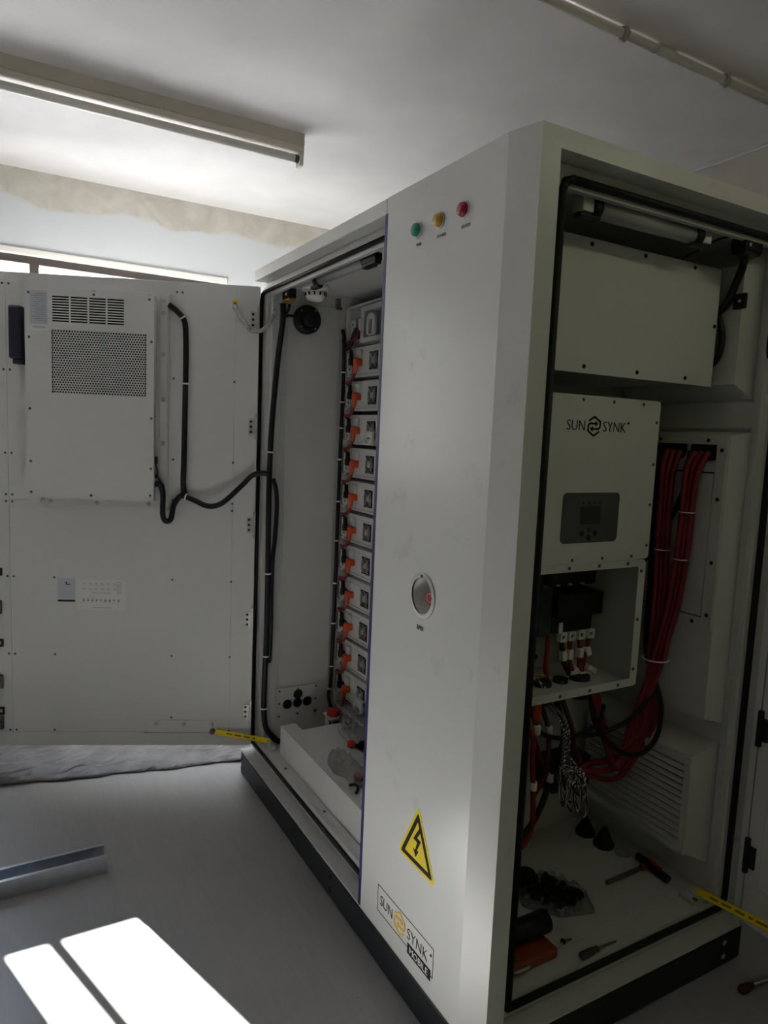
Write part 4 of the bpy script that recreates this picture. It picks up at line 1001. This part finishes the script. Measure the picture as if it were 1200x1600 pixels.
def standing_bag():
    mb = MB(); nx, nz = 22, 14; x0, x1 = -1.395, -1.13
    def p(u, v, sg):
        x = x0 + (x1 - x0) * u - 0.012 * math.sin(PI * v) * (1 - 2 * u); zt = 0.404 + 0.045 * u + 0.006 * math.sin(9 * u)
        z = 0.3005 + (zt - 0.3005) * v; bulge = (0.026 * (1 - v) ** 0.7 + 0.004) * math.sin(PI * min(max(u, 0.0), 1.0)) ** 0.6 * (0.25 if v in (0,) else 1)
        y = 0.305 + 0.028 * v + 0.006 * math.sin(14 * u + 4 * v) * v + 0.004 * math.sin(31 * u) * v
        return Vector((x, y - bulge if sg else y + 0.0012 + bulge * 0.4, z))
    for sg in (1, 0):
        g = [[mb.bm.verts.new(p(i / nx, j / nz, sg)) for i in range(nx + 1)] for j in range(nz + 1)]
        for j in range(nz):
            for i in range(nx): mb.bm.faces.new((g[j][i], g[j][i + 1], g[j + 1][i + 1], g[j + 1][i])).smooth = True
    bmesh.ops.remove_doubles(mb.bm, verts=mb.bm.verts[:], dist=0.0018)
    tag(mb.build('plastic_bag', CLEARP), 'clear plastic bag of red and black plugs standing up against the battery rack', 'bag')
standing_bag()
def spare_plug(label, x, y, m, r, ln, a, grp='spare plugs in the clear bag'):
    d = Vector((math.cos(a), math.sin(a), 0)); p = Vector((x, y, 0.300 + r))
    t = thing('spare_plug', label, 'plug', (x, y, 0.30), 0, grp)
    MB().lathe(p, d, [(0, r * 0.8), (0.006, r), (ln * 0.6, r), (ln * 0.66, r * 0.7), (ln, r * 0.6)], 14).build('body', m, t)
    MB().lathe(p + d * ln, d, [(0, r * 0.5), (0.008, r * 0.5)], 10).build('pin', BLACK, t)
spare_plug('red spare plug at the left of the standing clear bag, on the step cover', -1.225, 0.272, REDP, 0.016, 0.034, 0.5)
spare_plug('black spare plug between the two red ones in the standing clear bag', -1.195, 0.318, BLACK, 0.017, 0.030, -0.6)
spare_plug('red spare plug nearest the blue-edged panel in the standing clear bag', -1.165, 0.315, REDP, 0.016, 0.034, 0.9)
spare_plug('pale red spare plug in the flat clear bag at the front of the step cover', -0.985, 0.178, mat('pale_red_plastic', (0.42, 0.10, 0.09), 0.4), 0.012, 0.036, 0.3)
o = MB().tube([(-0.945, 0.135, 0.304), (-0.925, 0.150, 0.312), (-0.90, 0.145, 0.310), (-0.885, 0.130, 0.303)], 0.005, 6, 6).build('black_strap', BLACK); tag(o, 'dark strap lying at the front edge of the flat clear bag', 'strap')

# ------------------------------------------------------------------ right compartment
def build_control_box():
    t = thing('control_box', 'flat white steel control box at the top of the right compartment', 'control box', (-0.35, 0.56, 1.733))
    MB().box(-0.595, -0.185, 0.250, 0.868, 1.745, 2.058, 0.002).build('case', INNER, t)
    MB().box(-0.185, -0.180, 0.240, 0.877, 1.733, 2.066, 0.001).build('cover', WHITE, t)
    screws(t, [(-0.180, y, z) for y, z in ((0.36, 2.052), (0.557, 2.054), (0.759, 2.054), (0.866, 1.905), (0.757, 1.750), (0.559, 1.750), (0.362, 1.750), (0.256, 1.90))], (1, 0, 0), 0.0058, 0.004, HOLE)
build_control_box()

def build_inverter():
    X = -0.220; y0, y1 = 0.222, 0.716
    t = thing('inverter', 'white wall inverter with a grey keypad and an open wiring bay below', 'inverter', (-0.4, 0.468, 0.84))
    b = MB(); b.box(-0.585, X - 0.024, y0 + 0.012, y1 - 0.012, 1.215, 1.665, 0.006); b.build('case', WHITE, t)
    c = MB(); c.prism(rpoly([(y0, 1.226), (y1, 1.226), (y1, 1.682), (y0, 1.682)], 0.014), X - 0.024, X, 'x'); c.build('cover', WHITE, t)
    # wiring bay: box walls and the face frame
    w = MB(); xb = -0.46
    w.box(xb, X - 0.003, y0, y0 + 0.004, 0.842, 1.214); w.box(xb, X - 0.003, y1 - 0.008, y1 - 0.004, 0.842, 1.214)
    w.box(xb, X - 0.003, y0 + 0.004, y1 - 0.008, 0.842, 0.846); w.box(xb - 0.004, xb, y0, y1 - 0.004, 0.842, 1.214)
    w.build('wiring_bay', INNER, t)
    f = MB(); f.plate(rpoly([(y0, 0.840), (y1 - 0.006, 0.840), (y1 - 0.006, 1.224), (y0, 1.224)], 0.018), [rpoly([(y0 + 0.028, 0.864), (y1 - 0.034, 0.864), (y1 - 0.034, 1.203), (y0 + 0.028, 1.203)], 0.008)], X - 0.004, X - 0.001, 'x'); f.build('bay_frame', WHITE, t)
    cs = [(X, y, z) for y in (0.295, 0.411, 0.526, 0.644) for z in (1.670, 1.236)] + [(X, 0.704, z) for z in (1.621, 1.501, 1.384, 1.265)] + [(X, 0.232, z) for z in (1.621, 1.501, 1.384, 1.265)]
    screws(t, cs, (1, 0, 0), 0.0048, 0.003, SCREWM)
    screws(t, [(X - 0.001, y, z) for y in (0.288, 0.404, 0.518, 0.633) for z in (1.214, 0.851)] + [(X - 0.001, 0.693, z) for z in (1.189, 1.043, 0.892)], (1, 0, 0), 0.0055, 0.003, SCREWM)
    P = plane((X + 0.0004, 0, 0), (0, 1, 0), (0, 0, 1))
    d = MB(); d.prism(rpoly([(0.361, 1.283), (0.575, 1.283), (0.575, 1.421), (0.361, 1.421)], 0.016), X, X + 0.002, 'x'); kp = d.build('keypad', KEYPAD, t); kp['label'] = 'charcoal keypad panel'
    MB().box(X + 0.002, X + 0.0028, 0.428, 0.503, 1.335, 1.384).build('screen', LCD, kp)
    for k in range(4): MB().box(X + 0.002, X + 0.0026, 0.4335 + k * 0.0205, 0.4385 + k * 0.0205, 1.389, 1.397).build('status_lamp', LCD, kp)
    for yy, zz in ((0.438, 1.309), (0.464, 1.318), (0.464, 1.297), (0.488, 1.309)):
        MB().lathe((X + 0.002, yy, zz), (1, 0, 0), [(0, 0.0085), (0.0008, 0.008)], 14).build('button', LCD, kp)
    A = MB(); arrow_hexagon(A, plane((X + 0.0002, 0.456, 1.601), (0, 1, 0), (0, 0, 1)), 0.0255, 0.0050); A.build('logo_mark', INK, t)
    for word, yy in (('SUN', 0.390), ('SYNK', 0.534)):
        MB().text(word, 0.040, plane((X + 0.0006, yy, 1.600), (0, 1, 0), (0, 0, 1)), 0.0006, sx=0.9).build('logo_lettering', INK, t)
    MB().text('®', 0.010, plane((X + 0.0006, 0.588, 1.614), (0, 1, 0), (0, 0, 1))).build('registered_mark', INK, t)
    # inside the bay
    b = MB(); b.box(-0.455, -0.440, 0.24, 0.69, 1.02, 1.21); b.build('circuit_board', PCB, t)
    def blk(name, m, *a, bev=0.003, lab=None):
        o = MB().box(*a, bev).build(name, m, t)
        if lab: o['label'] = lab
    blk('contactor', BLACK, -0.44, -0.335, 0.27, 0.415, 1.015, 1.125)
    blk('contactor', BLACK, -0.44, -0.320, 0.470, 0.655, 1.040, 1.110)
    blk('contactor', BLACK, -0.44, -0.38, 0.27, 0.46, 1.13, 1.20)
    blk('contactor', BLACK, -0.44, -0.36, 0.48, 0.66, 1.125, 1.20)
    blk('relay_board', PCB, -0.44, -0.34, 0.418, 0.466, 0.985, 1.13)
    blk('terminal_rail', BLACK, -0.44, -0.350, 0.475, 0.645, 0.985, 1.04)
    for k in range(7): blk('capacitor', GREYM, -0.36, -0.352, 0.29 + k * 0.05, 0.305 + k * 0.05, 1.128, 1.134, bev=0.001)
    for k, yy in enumerate((0.525, 0.560, 0.600, 0.640)):
        m = MB(); m.plate(rect(yy - 0.012, yy + 0.012, 0.958, 0.986), [circle(yy, 0.972, 0.0075, 12)], -0.362, -0.342, 'x'); m.build('terminal_block', WTAG, t)
        k2 = MB(); k2.cyl((-0.362, yy, 0.972), (-0.348, yy, 0.972), 0.0076, n=12); k2.build('terminal_screw', SCREWM, t)
    blk('earth_bar', GALV, -0.44, -0.385, 0.335, 0.475, 0.890, 0.925)
    for k in range(5):
        m = MB(); m.cyl((-0.385, 0.352 + k * 0.026, 0.908), (-0.3845, 0.352 + k * 0.026, 0.908), 0.0085, n=12); m.build('bar_hole', HOLE, t)
    blk('white_connector', WTAG, -0.36, -0.335, 0.372, 0.402, 0.982, 1.010)
    blk('white_connector', WTAG, -0.350, -0.345, 0.506, 0.522, 0.985, 1.018)
    blk('black_connector', BLACK, -0.39, -0.345, 0.335, 0.370, 0.965, 1.000)
    # short tails from the terminals, red and black with white tags, out through the bay floor
    tails = ((0.525, BLACK, 0.532, 0.548), (0.560, RED, 0.556, 0.566), (0.600, RED, 0.598, 0.592), (0.640, RED, 0.618, 0.600), (0.470, RED, 0.462, 0.458), (0.30, RED, 0.298, 0.31), (0.325, BLACK, 0.325, 0.33))
    for ys, m, ym, ye in tails:
        k = MB(); k.tube([(-0.352, ys, 0.960 if ys > 0.5 else 0.99), (-0.348, (ys + ym) / 2, 0.925), (-0.345, ym, 0.895), (-0.335, ye, 0.86), (-0.335, ye, 0.844)], 0.0075, 8, 6); k.build('wire_tail', m, t)
    def wtag(c, ry, lz, rx=0.0):
        L = Matrix.Translation(c) @ Matrix.Rotation(rx, 4, 'X'); MB().box(-0.009, 0.009, -ry, ry, -lz, lz, 0.002, L=L).build('cable_tag', WTAG, t)
    wtag((-0.345, 0.529, 0.915), 0.009, 0.015, 0.15); wtag((-0.346, 0.557, 0.916), 0.009, 0.015); wtag((-0.346, 0.599, 0.916), 0.009, 0.015); wtag((-0.345, 0.629, 0.918), 0.009, 0.014, 0.35)
    wtag((-0.335, 0.574, 0.862), 0.012, 0.012, 0.6); wtag((-0.328, 0.606, 0.852), 0.024, 0.008, -0.15); wtag((-0.330, 0.634, 0.866), 0.020, 0.008, -0.5); wtag((-0.335, 0.553, 0.855), 0.012, 0.007, 0.7)
    k = MB(); k.tube([(-0.375, 0.405, 0.905), (-0.355, 0.412, 0.875), (-0.340, 0.44, 0.868), (-0.335, 0.475, 0.856), (-0.335, 0.49, 0.845)], 0.005, 8, 6); k.build('earth_wire', WIREY, t)
    for pp in ([(-0.36, 0.285, 0.93), (-0.33, 0.31, 0.905), (-0.32, 0.36, 0.895), (-0.31, 0.40, 0.87), (-0.30, 0.415, 0.845)], [(-0.355, 0.290, 0.925), (-0.325, 0.325, 0.895), (-0.312, 0.372, 0.885), (-0.302, 0.408, 0.86), (-0.296, 0.420, 0.845)]):
        MB().tube(pp, 0.004, 6, 8).build('twisted_pair', TWIST, t)
    k = MB(); k.tube([(-0.28, 0.318, 0.846), (-0.275, 0.318, 0.872), (-0.272, 0.316, 0.885)], 0.006, 8, 4); k.build('yellow_wire', YELLOW, t)
    blk('fuse_holder', BLACK, -0.32, -0.27, 0.252, 0.300, 0.846, 0.905)
    for yy, rr in ((0.30, 0.020), (0.43, 0.026), (0.575, 0.034), (0.50, 0.022)):
        k = MB(); k.lathe((-0.320, yy, 0.858), (0, 0, -1), [(0, rr), (0.014, rr), (0.016, rr * 1.15), (0.034, rr * 1.15), (0.038, rr), (0.068, rr * 0.92)], 18); k.build('cable_gland', BLACK, t)
build_inverter()

# red and black power cables
def hexring(i): return ((0, 0), (1, 0), (0.5, 0.87), (-0.5, 0.87), (-1, 0), (-0.5, -0.87), (0.5, -0.87))[i]
def power_cables():
    rnd = random.Random(2); r = 0.0082
    A = [(-0.294, 0.885, 1.545), (-0.294, 0.868, 1.50), (-0.293, 0.862, 1.43), (-0.287, 0.860, 1.25), (-0.281, 0.860, 1.09), (-0.279, 0.856, 0.94), (-0.279, 0.855, 0.88)]
    B = [(-0.195, 0.885, 1.545), (-0.210, 0.872, 1.50), (-0.217, 0.870, 1.42), (-0.218, 0.868, 1.26), (-0.232, 0.866, 1.08), (-0.258, 0.858, 0.96), (-0.270, 0.855, 0.88)]
    dest = {0: 'up', 1: 'left', 2: 'up', 3: 'left', 4: 'up', 5: 'left'}
    names = {('A', 'up'): 'red power cable of the bundle nearer the inverter, looping up under it', ('A', 'left'): 'red power cable of the bundle nearer the inverter, trailing to the dark box',
             ('B', 'up'): 'red power cable of the bundle nearer the right door, looping up under the inverter', ('B', 'left'): 'red power cable of the bundle nearer the right door, trailing to the dark box'}
    for bn, base in (('A', A), ('B', B)):
        for i in range(6):
            hx, hz = hexring(i); j = rnd.uniform
            pts = []
            for k, p in enumerate(base):
                f = 1.0 if k < 5 else 0.9
                sx = 1.45 if k < 2 else 1.0
                pts.append((p[0] + hx * r * 1.95 * f * sx + (0.008 if (bn == 'B' and k > 4) else 0), p[1] + hz * r * 1.95 * f, p[2]))
            spread = (i - 2.5) * 0.011 + (0.005 if bn == 'B' else -0.005)
            pts += [(-0.285 + hx * 0.012 + j(-.004, .004), 0.853 + spread * 1.2, 0.76), (-0.300 + hz * 0.012, 0.866 + spread * 2.1, 0.655 + j(-.01, .01))]
            low = 0.500 + (i % 3) * 0.026 + j(-.006, .006)
            if dest[i] == 'up':
                pts += [(-0.31 + hx * 0.01, 0.846 + spread * 1.8, low + 0.060 - spread * 0.4), (-0.31 + hx * 0.01, 0.775 + spread * 0.6, low + 0.030), (-0.312, 0.722 + spread * 0.35, 0.605), (-0.315, 0.685 + spread * 0.3, 0.69), (-0.32, 0.655 + spread * 0.45, 0.772), (-0.32, 0.640 + spread * 0.5, 0.80)]
            else:
                pts += [(-0.315 + hx * 0.01, 0.842 + spread * 1.8, low + 0.045 - spread * 0.4), (-0.318 + hz * 0.012, 0.755 + spread * 0.5, low - 0.004), (-0.325 + hx * 0.01, 0.65, low + 0.012 + hz * 0.012), (-0.335, 0.585, 0.535 + hz * 0.014 + hx * 0.006), (-0.37, 0.53, 0.535 + hz * 0.010)]
            mb = MB(); mb.tube(pts, r, 8, 6); tag(mb.build('power_cable', RED), names[(bn, dest[i])], 'cable', 'red power cables in the right compartment')
    t = MB(); t.torus((-0.272, 0.855, 0.888), (0, 0, 1), 0.040, 0.0022, 24, 6); tag(t.build('cable_tie', WTAG), 'white cable tie binding both red bundles where they join', 'cable tie')
    for c, lab in (((-0.217, 0.869, 1.36), 'upper white cable tie on the red bundle nearer the right door'), ((-0.222, 0.867, 1.215), 'lower white cable tie on the red bundle nearer the right door'), ((-0.285, 0.860, 1.235), 'white cable tie on the red bundle nearer the inverter')):
        t = MB(); t.torus(c, (0, 0, 1), 0.0235, 0.0018, 20, 6); tag(t.build('cable_tie', WTAG), lab, 'cable tie')
power_cables()

cable('power_cable', 'black power cable hanging on the inverter side of the red bundles', [(-0.345, 0.875, 1.545), (-0.335, 0.868, 1.48), (-0.332, 0.862, 1.30), (-0.322, 0.862, 1.10), (-0.315, 0.862, 0.90), (-0.262, 0.876, 0.77), (-0.250, 0.878, 0.70), (-0.248, 0.858, 0.63), (-0.252, 0.80, 0.592), (-0.258, 0.73, 0.605), (-0.28, 0.67, 0.65), (-0.30, 0.64, 0.70), (-0.31, 0.615, 0.79)], 0.0078)
cable('power_cable', 'black slanting cable end between the two red bundles', [(-0.235, 0.885, 1.545), (-0.238, 0.885, 1.46), (-0.262, 0.885, 1.38), (-0.300, 0.888, 1.31), (-0.34, 0.89, 1.25), (-0.39, 0.89, 1.15)], 0.0085)
cable('power_cable', 'black cable sweeping from behind the red bundle to the inverter underside', [(-0.300, 0.885, 0.90), (-0.275, 0.870, 0.80), (-0.270, 0.80, 0.73), (-0.275, 0.72, 0.69), (-0.30, 0.64, 0.665), (-0.33, 0.58, 0.66)], 0.0070)
cable('power_cable', 'black cable hanging in a loop under the inverter middle', [(-0.30, 0.37, 0.80), (-0.262, 0.375, 0.74), (-0.255, 0.44, 0.71), (-0.255, 0.53, 0.705), (-0.27, 0.62, 0.72), (-0.29, 0.66, 0.76)], 0.0068)
cable('power_cable', 'red cable hanging straight down at the left edge of the right compartment', [(-0.31, 0.300, 0.80), (-0.262, 0.345, 0.74), (-0.258, 0.352, 0.66), (-0.256, 0.362, 0.55), (-0.256, 0.366, 0.47), (-0.257, 0.350, 0.42), (-0.262, 0.31, 0.39), (-0.28, 0.24, 0.37), (-0.30, 0.16, 0.355), (-0.31, 0.092, 0.35)], 0.0078, RED)
cable('power_cable', 'black cable drooping in a wide arc behind the straight red one', [(-0.30, 0.47, 0.80), (-0.262, 0.472, 0.72), (-0.258, 0.458, 0.66), (-0.258, 0.425, 0.58), (-0.258, 0.392, 0.50), (-0.258, 0.345, 0.445), (-0.262, 0.29, 0.42), (-0.28, 0.22, 0.40), (-0.31, 0.15, 0.39), (-0.325, 0.092, 0.385)], 0.0090)
cable('power_cable', 'dark brown cable with a white ferrule under the inverter', [(-0.315, 0.420, 0.80), (-0.272, 0.418, 0.735), (-0.262, 0.416, 0.66), (-0.262, 0.410, 0.60), (-0.29, 0.40, 0.53)], 0.0070, mat('dark_maroon_sheath', (0.10, 0.012, 0.015), 0.45))
cable('power_cable', 'dark red cable bending towards the dark box below the inverter', [(-0.31, 0.50, 0.80), (-0.275, 0.515, 0.72), (-0.275, 0.53, 0.66), (-0.285, 0.565, 0.605), (-0.32, 0.60, 0.575)], 0.0078, bpy.data.materials['dark_maroon_sheath'])
cable('power_cable', 'dark red cable curving left behind the twisted wire coil', [(-0.31, 0.335, 0.80), (-0.285, 0.37, 0.72), (-0.29, 0.41, 0.645), (-0.31, 0.46, 0.585), (-0.34, 0.50, 0.555)], 0.0078, bpy.data.materials['dark_maroon_sheath'])
for lab, x, y, z0, z1, m, r in (('orange cable plug under the inverter at the frame edge', -0.268, 0.366, 0.765, 0.825, ORANGE, 0.013),):
    tag(MB().lathe((x, y, z1), (0, 0, -1), [(0, r * 0.9), (0.006, r), (0.045, r), (0.060, r * 0.7)], 14).build('cable_plug', m), lab, 'plug')
for lab, x, y, z in (('white tag on the cable right under the orange plug', -0.262, 0.366, 0.745), ('white tag on the dark brown cable', -0.268, 0.4175, 0.73), ('white tag low on the straight red cable', -0.256, 0.361, 0.582), ('white tag on the drooping black cable', -0.258, 0.425, 0.592)):
    tag(MB().cyl((x, y, z - 0.012), (x, y, z + 0.012), 0.0105, n=12).build('cable_tag', WTAG), lab, 'cable tag')
tag(MB().box(-0.43, -0.34, 0.520, 0.68, 0.475, 0.575, 0.006).build('junction_box', BLACK), 'dark cable junction box on the partition behind the twisted wire', 'box')

def build_twisted_coil():
    rnd = random.Random(9)
    t = thing('twisted_wire_coil', 'hanging tangle of black and white twisted wire under the inverter', 'wire', (-0.22, 0.45, 0.5))
    for k, (dx, dy) in enumerate(((0, 0), (0.010, 0.012), (-0.006, 0.020))):
        pts = [(-0.30, 0.425 + dy, 0.80), (-0.23 + dx, 0.408 + dy, 0.79), (-0.205 + dx, 0.414 + dy * 0.7, 0.755)]
        for q in range(9): pts.append((-0.20 + 0.008 * math.cos(q * 1.9 + k * 2), 0.420 + 0.010 * math.sin(q * 1.9 + k * 2.1), 0.745 - q * 0.0115))
        MB().tube(pts, 0.0032, 6, 5).build('hanging_pair', TWIST, t)
    for k in range(12):
        a = rnd.uniform(-0.35, 0.45); ln = rnd.uniform(0.11, 0.17); w = rnd.uniform(0.008, 0.020); y0 = 0.430 + rnd.uniform(-0.022, 0.025); z0 = 0.652 + rnd.uniform(-0.012, 0.012); x0 = -0.20 + rnd.uniform(-0.02, 0.025)
        d = Vector((0, math.sin(a + 0.25), -math.cos(a + 0.25))); n = Vector((0.2, d.z * -1, d.y)).normalized()
        c = Vector((x0, y0, z0)); loop = [c, c + d * ln * 0.3 + n * w, c + d * ln * 0.75 + n * w * 1.2, c + d * ln + n * 0.002, c + d * ln * 0.7 - n * w, c + d * ln * 0.25 - n * w * 0.8, c + Vector((0.004, 0.003, -0.004))]
        MB().tube(loop, 0.0032, 6, 6).build('wire_loop', TWIST, t)
    for k in range(4):
        c = Vector((-0.195 + k * 0.006, 0.445, 0.635 - k * 0.008)); MB().tube([c + Vector((0.01 * math.sin(a * 2 + k), 0.030 * math.cos(a), 0.012 * math.sin(a))) for a in [q * 0.7 + k for q in range(10)]], 0.0032, 6, 5).build('wire_wrap', TWIST, t)
build_twisted_coil()

# upper corner: dark leads beside the control box and on the back wall
cable('corner_cable', 'thick black cable from the door switch down behind the control box', [(-0.092, 0.850, 2.086), (-0.110, 0.872, 2.075), (-0.127, 0.888, 2.055), (-0.146, 0.890, 2.011), (-0.166, 0.890, 1.968), (-0.195, 0.890, 1.948), (-0.24, 0.890, 1.94)], 0.011)
cable('corner_cable', 'black cable bulging beside the control box edge', [(-0.205, 0.890, 1.955), (-0.186, 0.893, 1.93), (-0.172, 0.893, 1.885), (-0.172, 0.893, 1.84), (-0.186, 0.890, 1.805), (-0.22, 0.887, 1.785)], 0.0085)
cable('lamp_lead', 'thin black lead from the right light bar over the control box', [(-0.075, 0.77, 2.118), (-0.10, 0.735, 2.108), (-0.14, 0.715, 2.085), (-0.16, 0.690, 2.068)], 0.0032)
cable('door_loop', 'thin black lead looping beside the upper hinge of the right door', [(-0.062, 0.945, 1.995), (-0.052, 0.937, 1.93), (-0.050, 0.925, 1.862), (-0.050, 0.930, 1.818), (-0.048, 0.945, 1.812), (-0.040, 0.962, 1.835)], 0.0038)
o = MB(); o.box(-0.152, -0.112, 0.898, 0.909, 1.952, 1.996, 0.004); ob = o.build('cable_saddle', BLACK); tag(ob, 'small black cable saddle on the back cover beside the control box', 'clip')
screws(ob, [(-0.130, 0.898, 1.974)], (0, -1, 0), 0.005, 0.003, STEELB)

# things lying on the floor of the right compartment
ZF = 0.170
def cone_cap(label, x, y, r, h, tilt=None):
    tag(MB().lathe((x, y, ZF), tilt or (0, 0, 1), [(0, r), (0.012, r), (0.018, r * 0.86), (h * 0.9, r * 0.30), (h, r * 0.22)], 22).build('rubber_cap', RUBBER), label, 'cap', 'black rubber caps on the right compartment floor')
cone_cap('black conical rubber cap left behind, at the rear of the right compartment floor', -0.507, 0.862, 0.034, 0.062)
cone_cap('black conical rubber cap in front of the other, near the louvred vent', -0.425, 0.866, 0.036, 0.066)
tag(MB().lathe((-0.400, 0.492, ZF), (0, 0, 1), [(0, 0.030), (0.024, 0.030), (0.028, 0.026), (0.028, 0.001)], 22).build('rubber_cap', RUBBER), 'flat round black rubber cap at the left, beside the bag', 'cap', 'black rubber caps on the right compartment floor')

def build_parts_bag():
    rnd = random.Random(8)
    sheet_bag('plastic_bag', 'clear plastic bag of small black parts on the right compartment floor', [(-0.400, 0.43), (-0.30, 0.395), (-0.212, 0.465), (-0.182, 0.57), (-0.27, 0.62), (-0.40, 0.575)], ZF, 0.052, 0.012)
    k = 0
    spots = []
    for i in range(5):
        for j in range(4): spots.append((-0.365 + i * 0.030 + rnd.uniform(-.006, .006), 0.445 + j * 0.030 + i * 0.008 + rnd.uniform(-.005, .005)))
    for x, y in spots:
        L = Matrix.Translation((x, y, ZF + 0.016 + rnd.uniform(0, 0.008))) @ Matrix.Rotation(rnd.uniform(0, 3), 4, 'Z') @ Matrix.Rotation(rnd.uniform(-.4, .4), 4, 'X')
        mb = MB(L); mb.box(-0.013, 0.013, -0.009, 0.009, -0.009, 0.009, 0.003); mb.cyl((0.013, 0, 0), (0.020, 0, 0), 0.006, n=10)
        tag(mb.build('cable_fitting', BLACK), 'small black cable fitting inside the clear bag on the right compartment floor', 'fitting', 'black fittings in the bag')
build_parts_bag()

def build_key():
    t = thing('hex_key', 'hex key with a black and red T-handle on the compartment floor', 'tool', (-0.25, 0.83, ZF))
    MB().cyl((-0.262, 0.705, ZF + 0.010), (-0.262, 0.885, ZF + 0.014), 0.0075, n=6).build('blade', SCREWM, t)
    h = MB(); h.tube([(-0.310, 0.902, ZF + 0.016), (-0.275, 0.900, ZF + 0.017), (-0.240, 0.893, ZF + 0.016), (-0.180, 0.893, ZF + 0.012)], 0.013, 10, 6, flat=0.012); h.cyl((-0.262, 0.868, ZF + 0.014), (-0.262, 0.895, ZF + 0.015), 0.011, n=12); h.build('handle', BLACK, t)
    r = MB(); r.tube([(-0.270, 0.906, ZF + 0.024), (-0.240, 0.899, ZF + 0.024), (-0.215, 0.897, ZF + 0.021)], 0.009, 8, 5, flat=0.007); r.build('grip_inlay', REDP, t)
    r = MB(); r.cyl((-0.262, 0.866, ZF + 0.014), (-0.262, 0.872, ZF + 0.014), 0.0115, n=12); r.build('collar', REDP, t)
build_key()

def build_roll():
    t = thing('tape_roll', 'black roll lying on the orange case at the lower left of the right compartment', 'roll', (-0.17, 0.28, ZF + 0.03))
    MB().lathe((-0.165, 0.20, ZF + 0.062), (-0.02, 1, 0), [(0, 0.031), (0.155, 0.031), (0.157, 0.028), (0.157, 0.012)], 26).build('roll', BLACK, t)
    c = thing('tool_case', 'orange flat tool case under the black roll', 'case', (-0.14, 0.28, ZF))
    MB().box(-0.205, -0.100, 0.150, 0.345, ZF, ZF + 0.030, 0.006).build('lid', mat('burnt_orange_plastic', (0.24, 0.048, 0.014), 0.45), c)
    MB().tube([(-0.10, 0.18, ZF + 0.02), (-0.085, 0.19, ZF + 0.03), (-0.085, 0.225, ZF + 0.03), (-0.10, 0.235, ZF + 0.02)], 0.004, 8, 5).build('clasp', GALV, c)
build_roll()
def build_bit():
    t = thing('long_screw', 'bright long screw with a dark head lying on the compartment floor by the orange case', 'screw', (-0.13, 0.38, ZF))
    MB().cyl((-0.130, 0.350, ZF + 0.005), (-0.135, 0.428, ZF + 0.004), 0.003, n=8).build('shank', STEELB, t)
    MB().cyl((-0.133, 0.392, ZF + 0.0085), (-0.1333, 0.397, ZF + 0.0085), 0.008, n=8).build('collar', BLACK, t)
build_bit()
def build_pliers():
    t = thing('screwdriver', 'dark screwdriver lying along the front seal of the right compartment', 'screwdriver', (-0.068, 0.46, ZF))
    MB().lathe((-0.067, 0.395, ZF + 0.011), (-0.01, 1, 0), [(0, 0.008), (0.004, 0.011), (0.045, 0.010), (0.055, 0.007), (0.062, 0.009)], 12).build('handle', mat('dark_brown_handle', (0.05, 0.03, 0.022), 0.5), t)
    MB().cyl((-0.0675, 0.455, ZF + 0.011), (-0.069, 0.532, ZF + 0.006), 0.0038, 0.0028, n=8).build('shaft', SCREWM, t)
build_pliers()
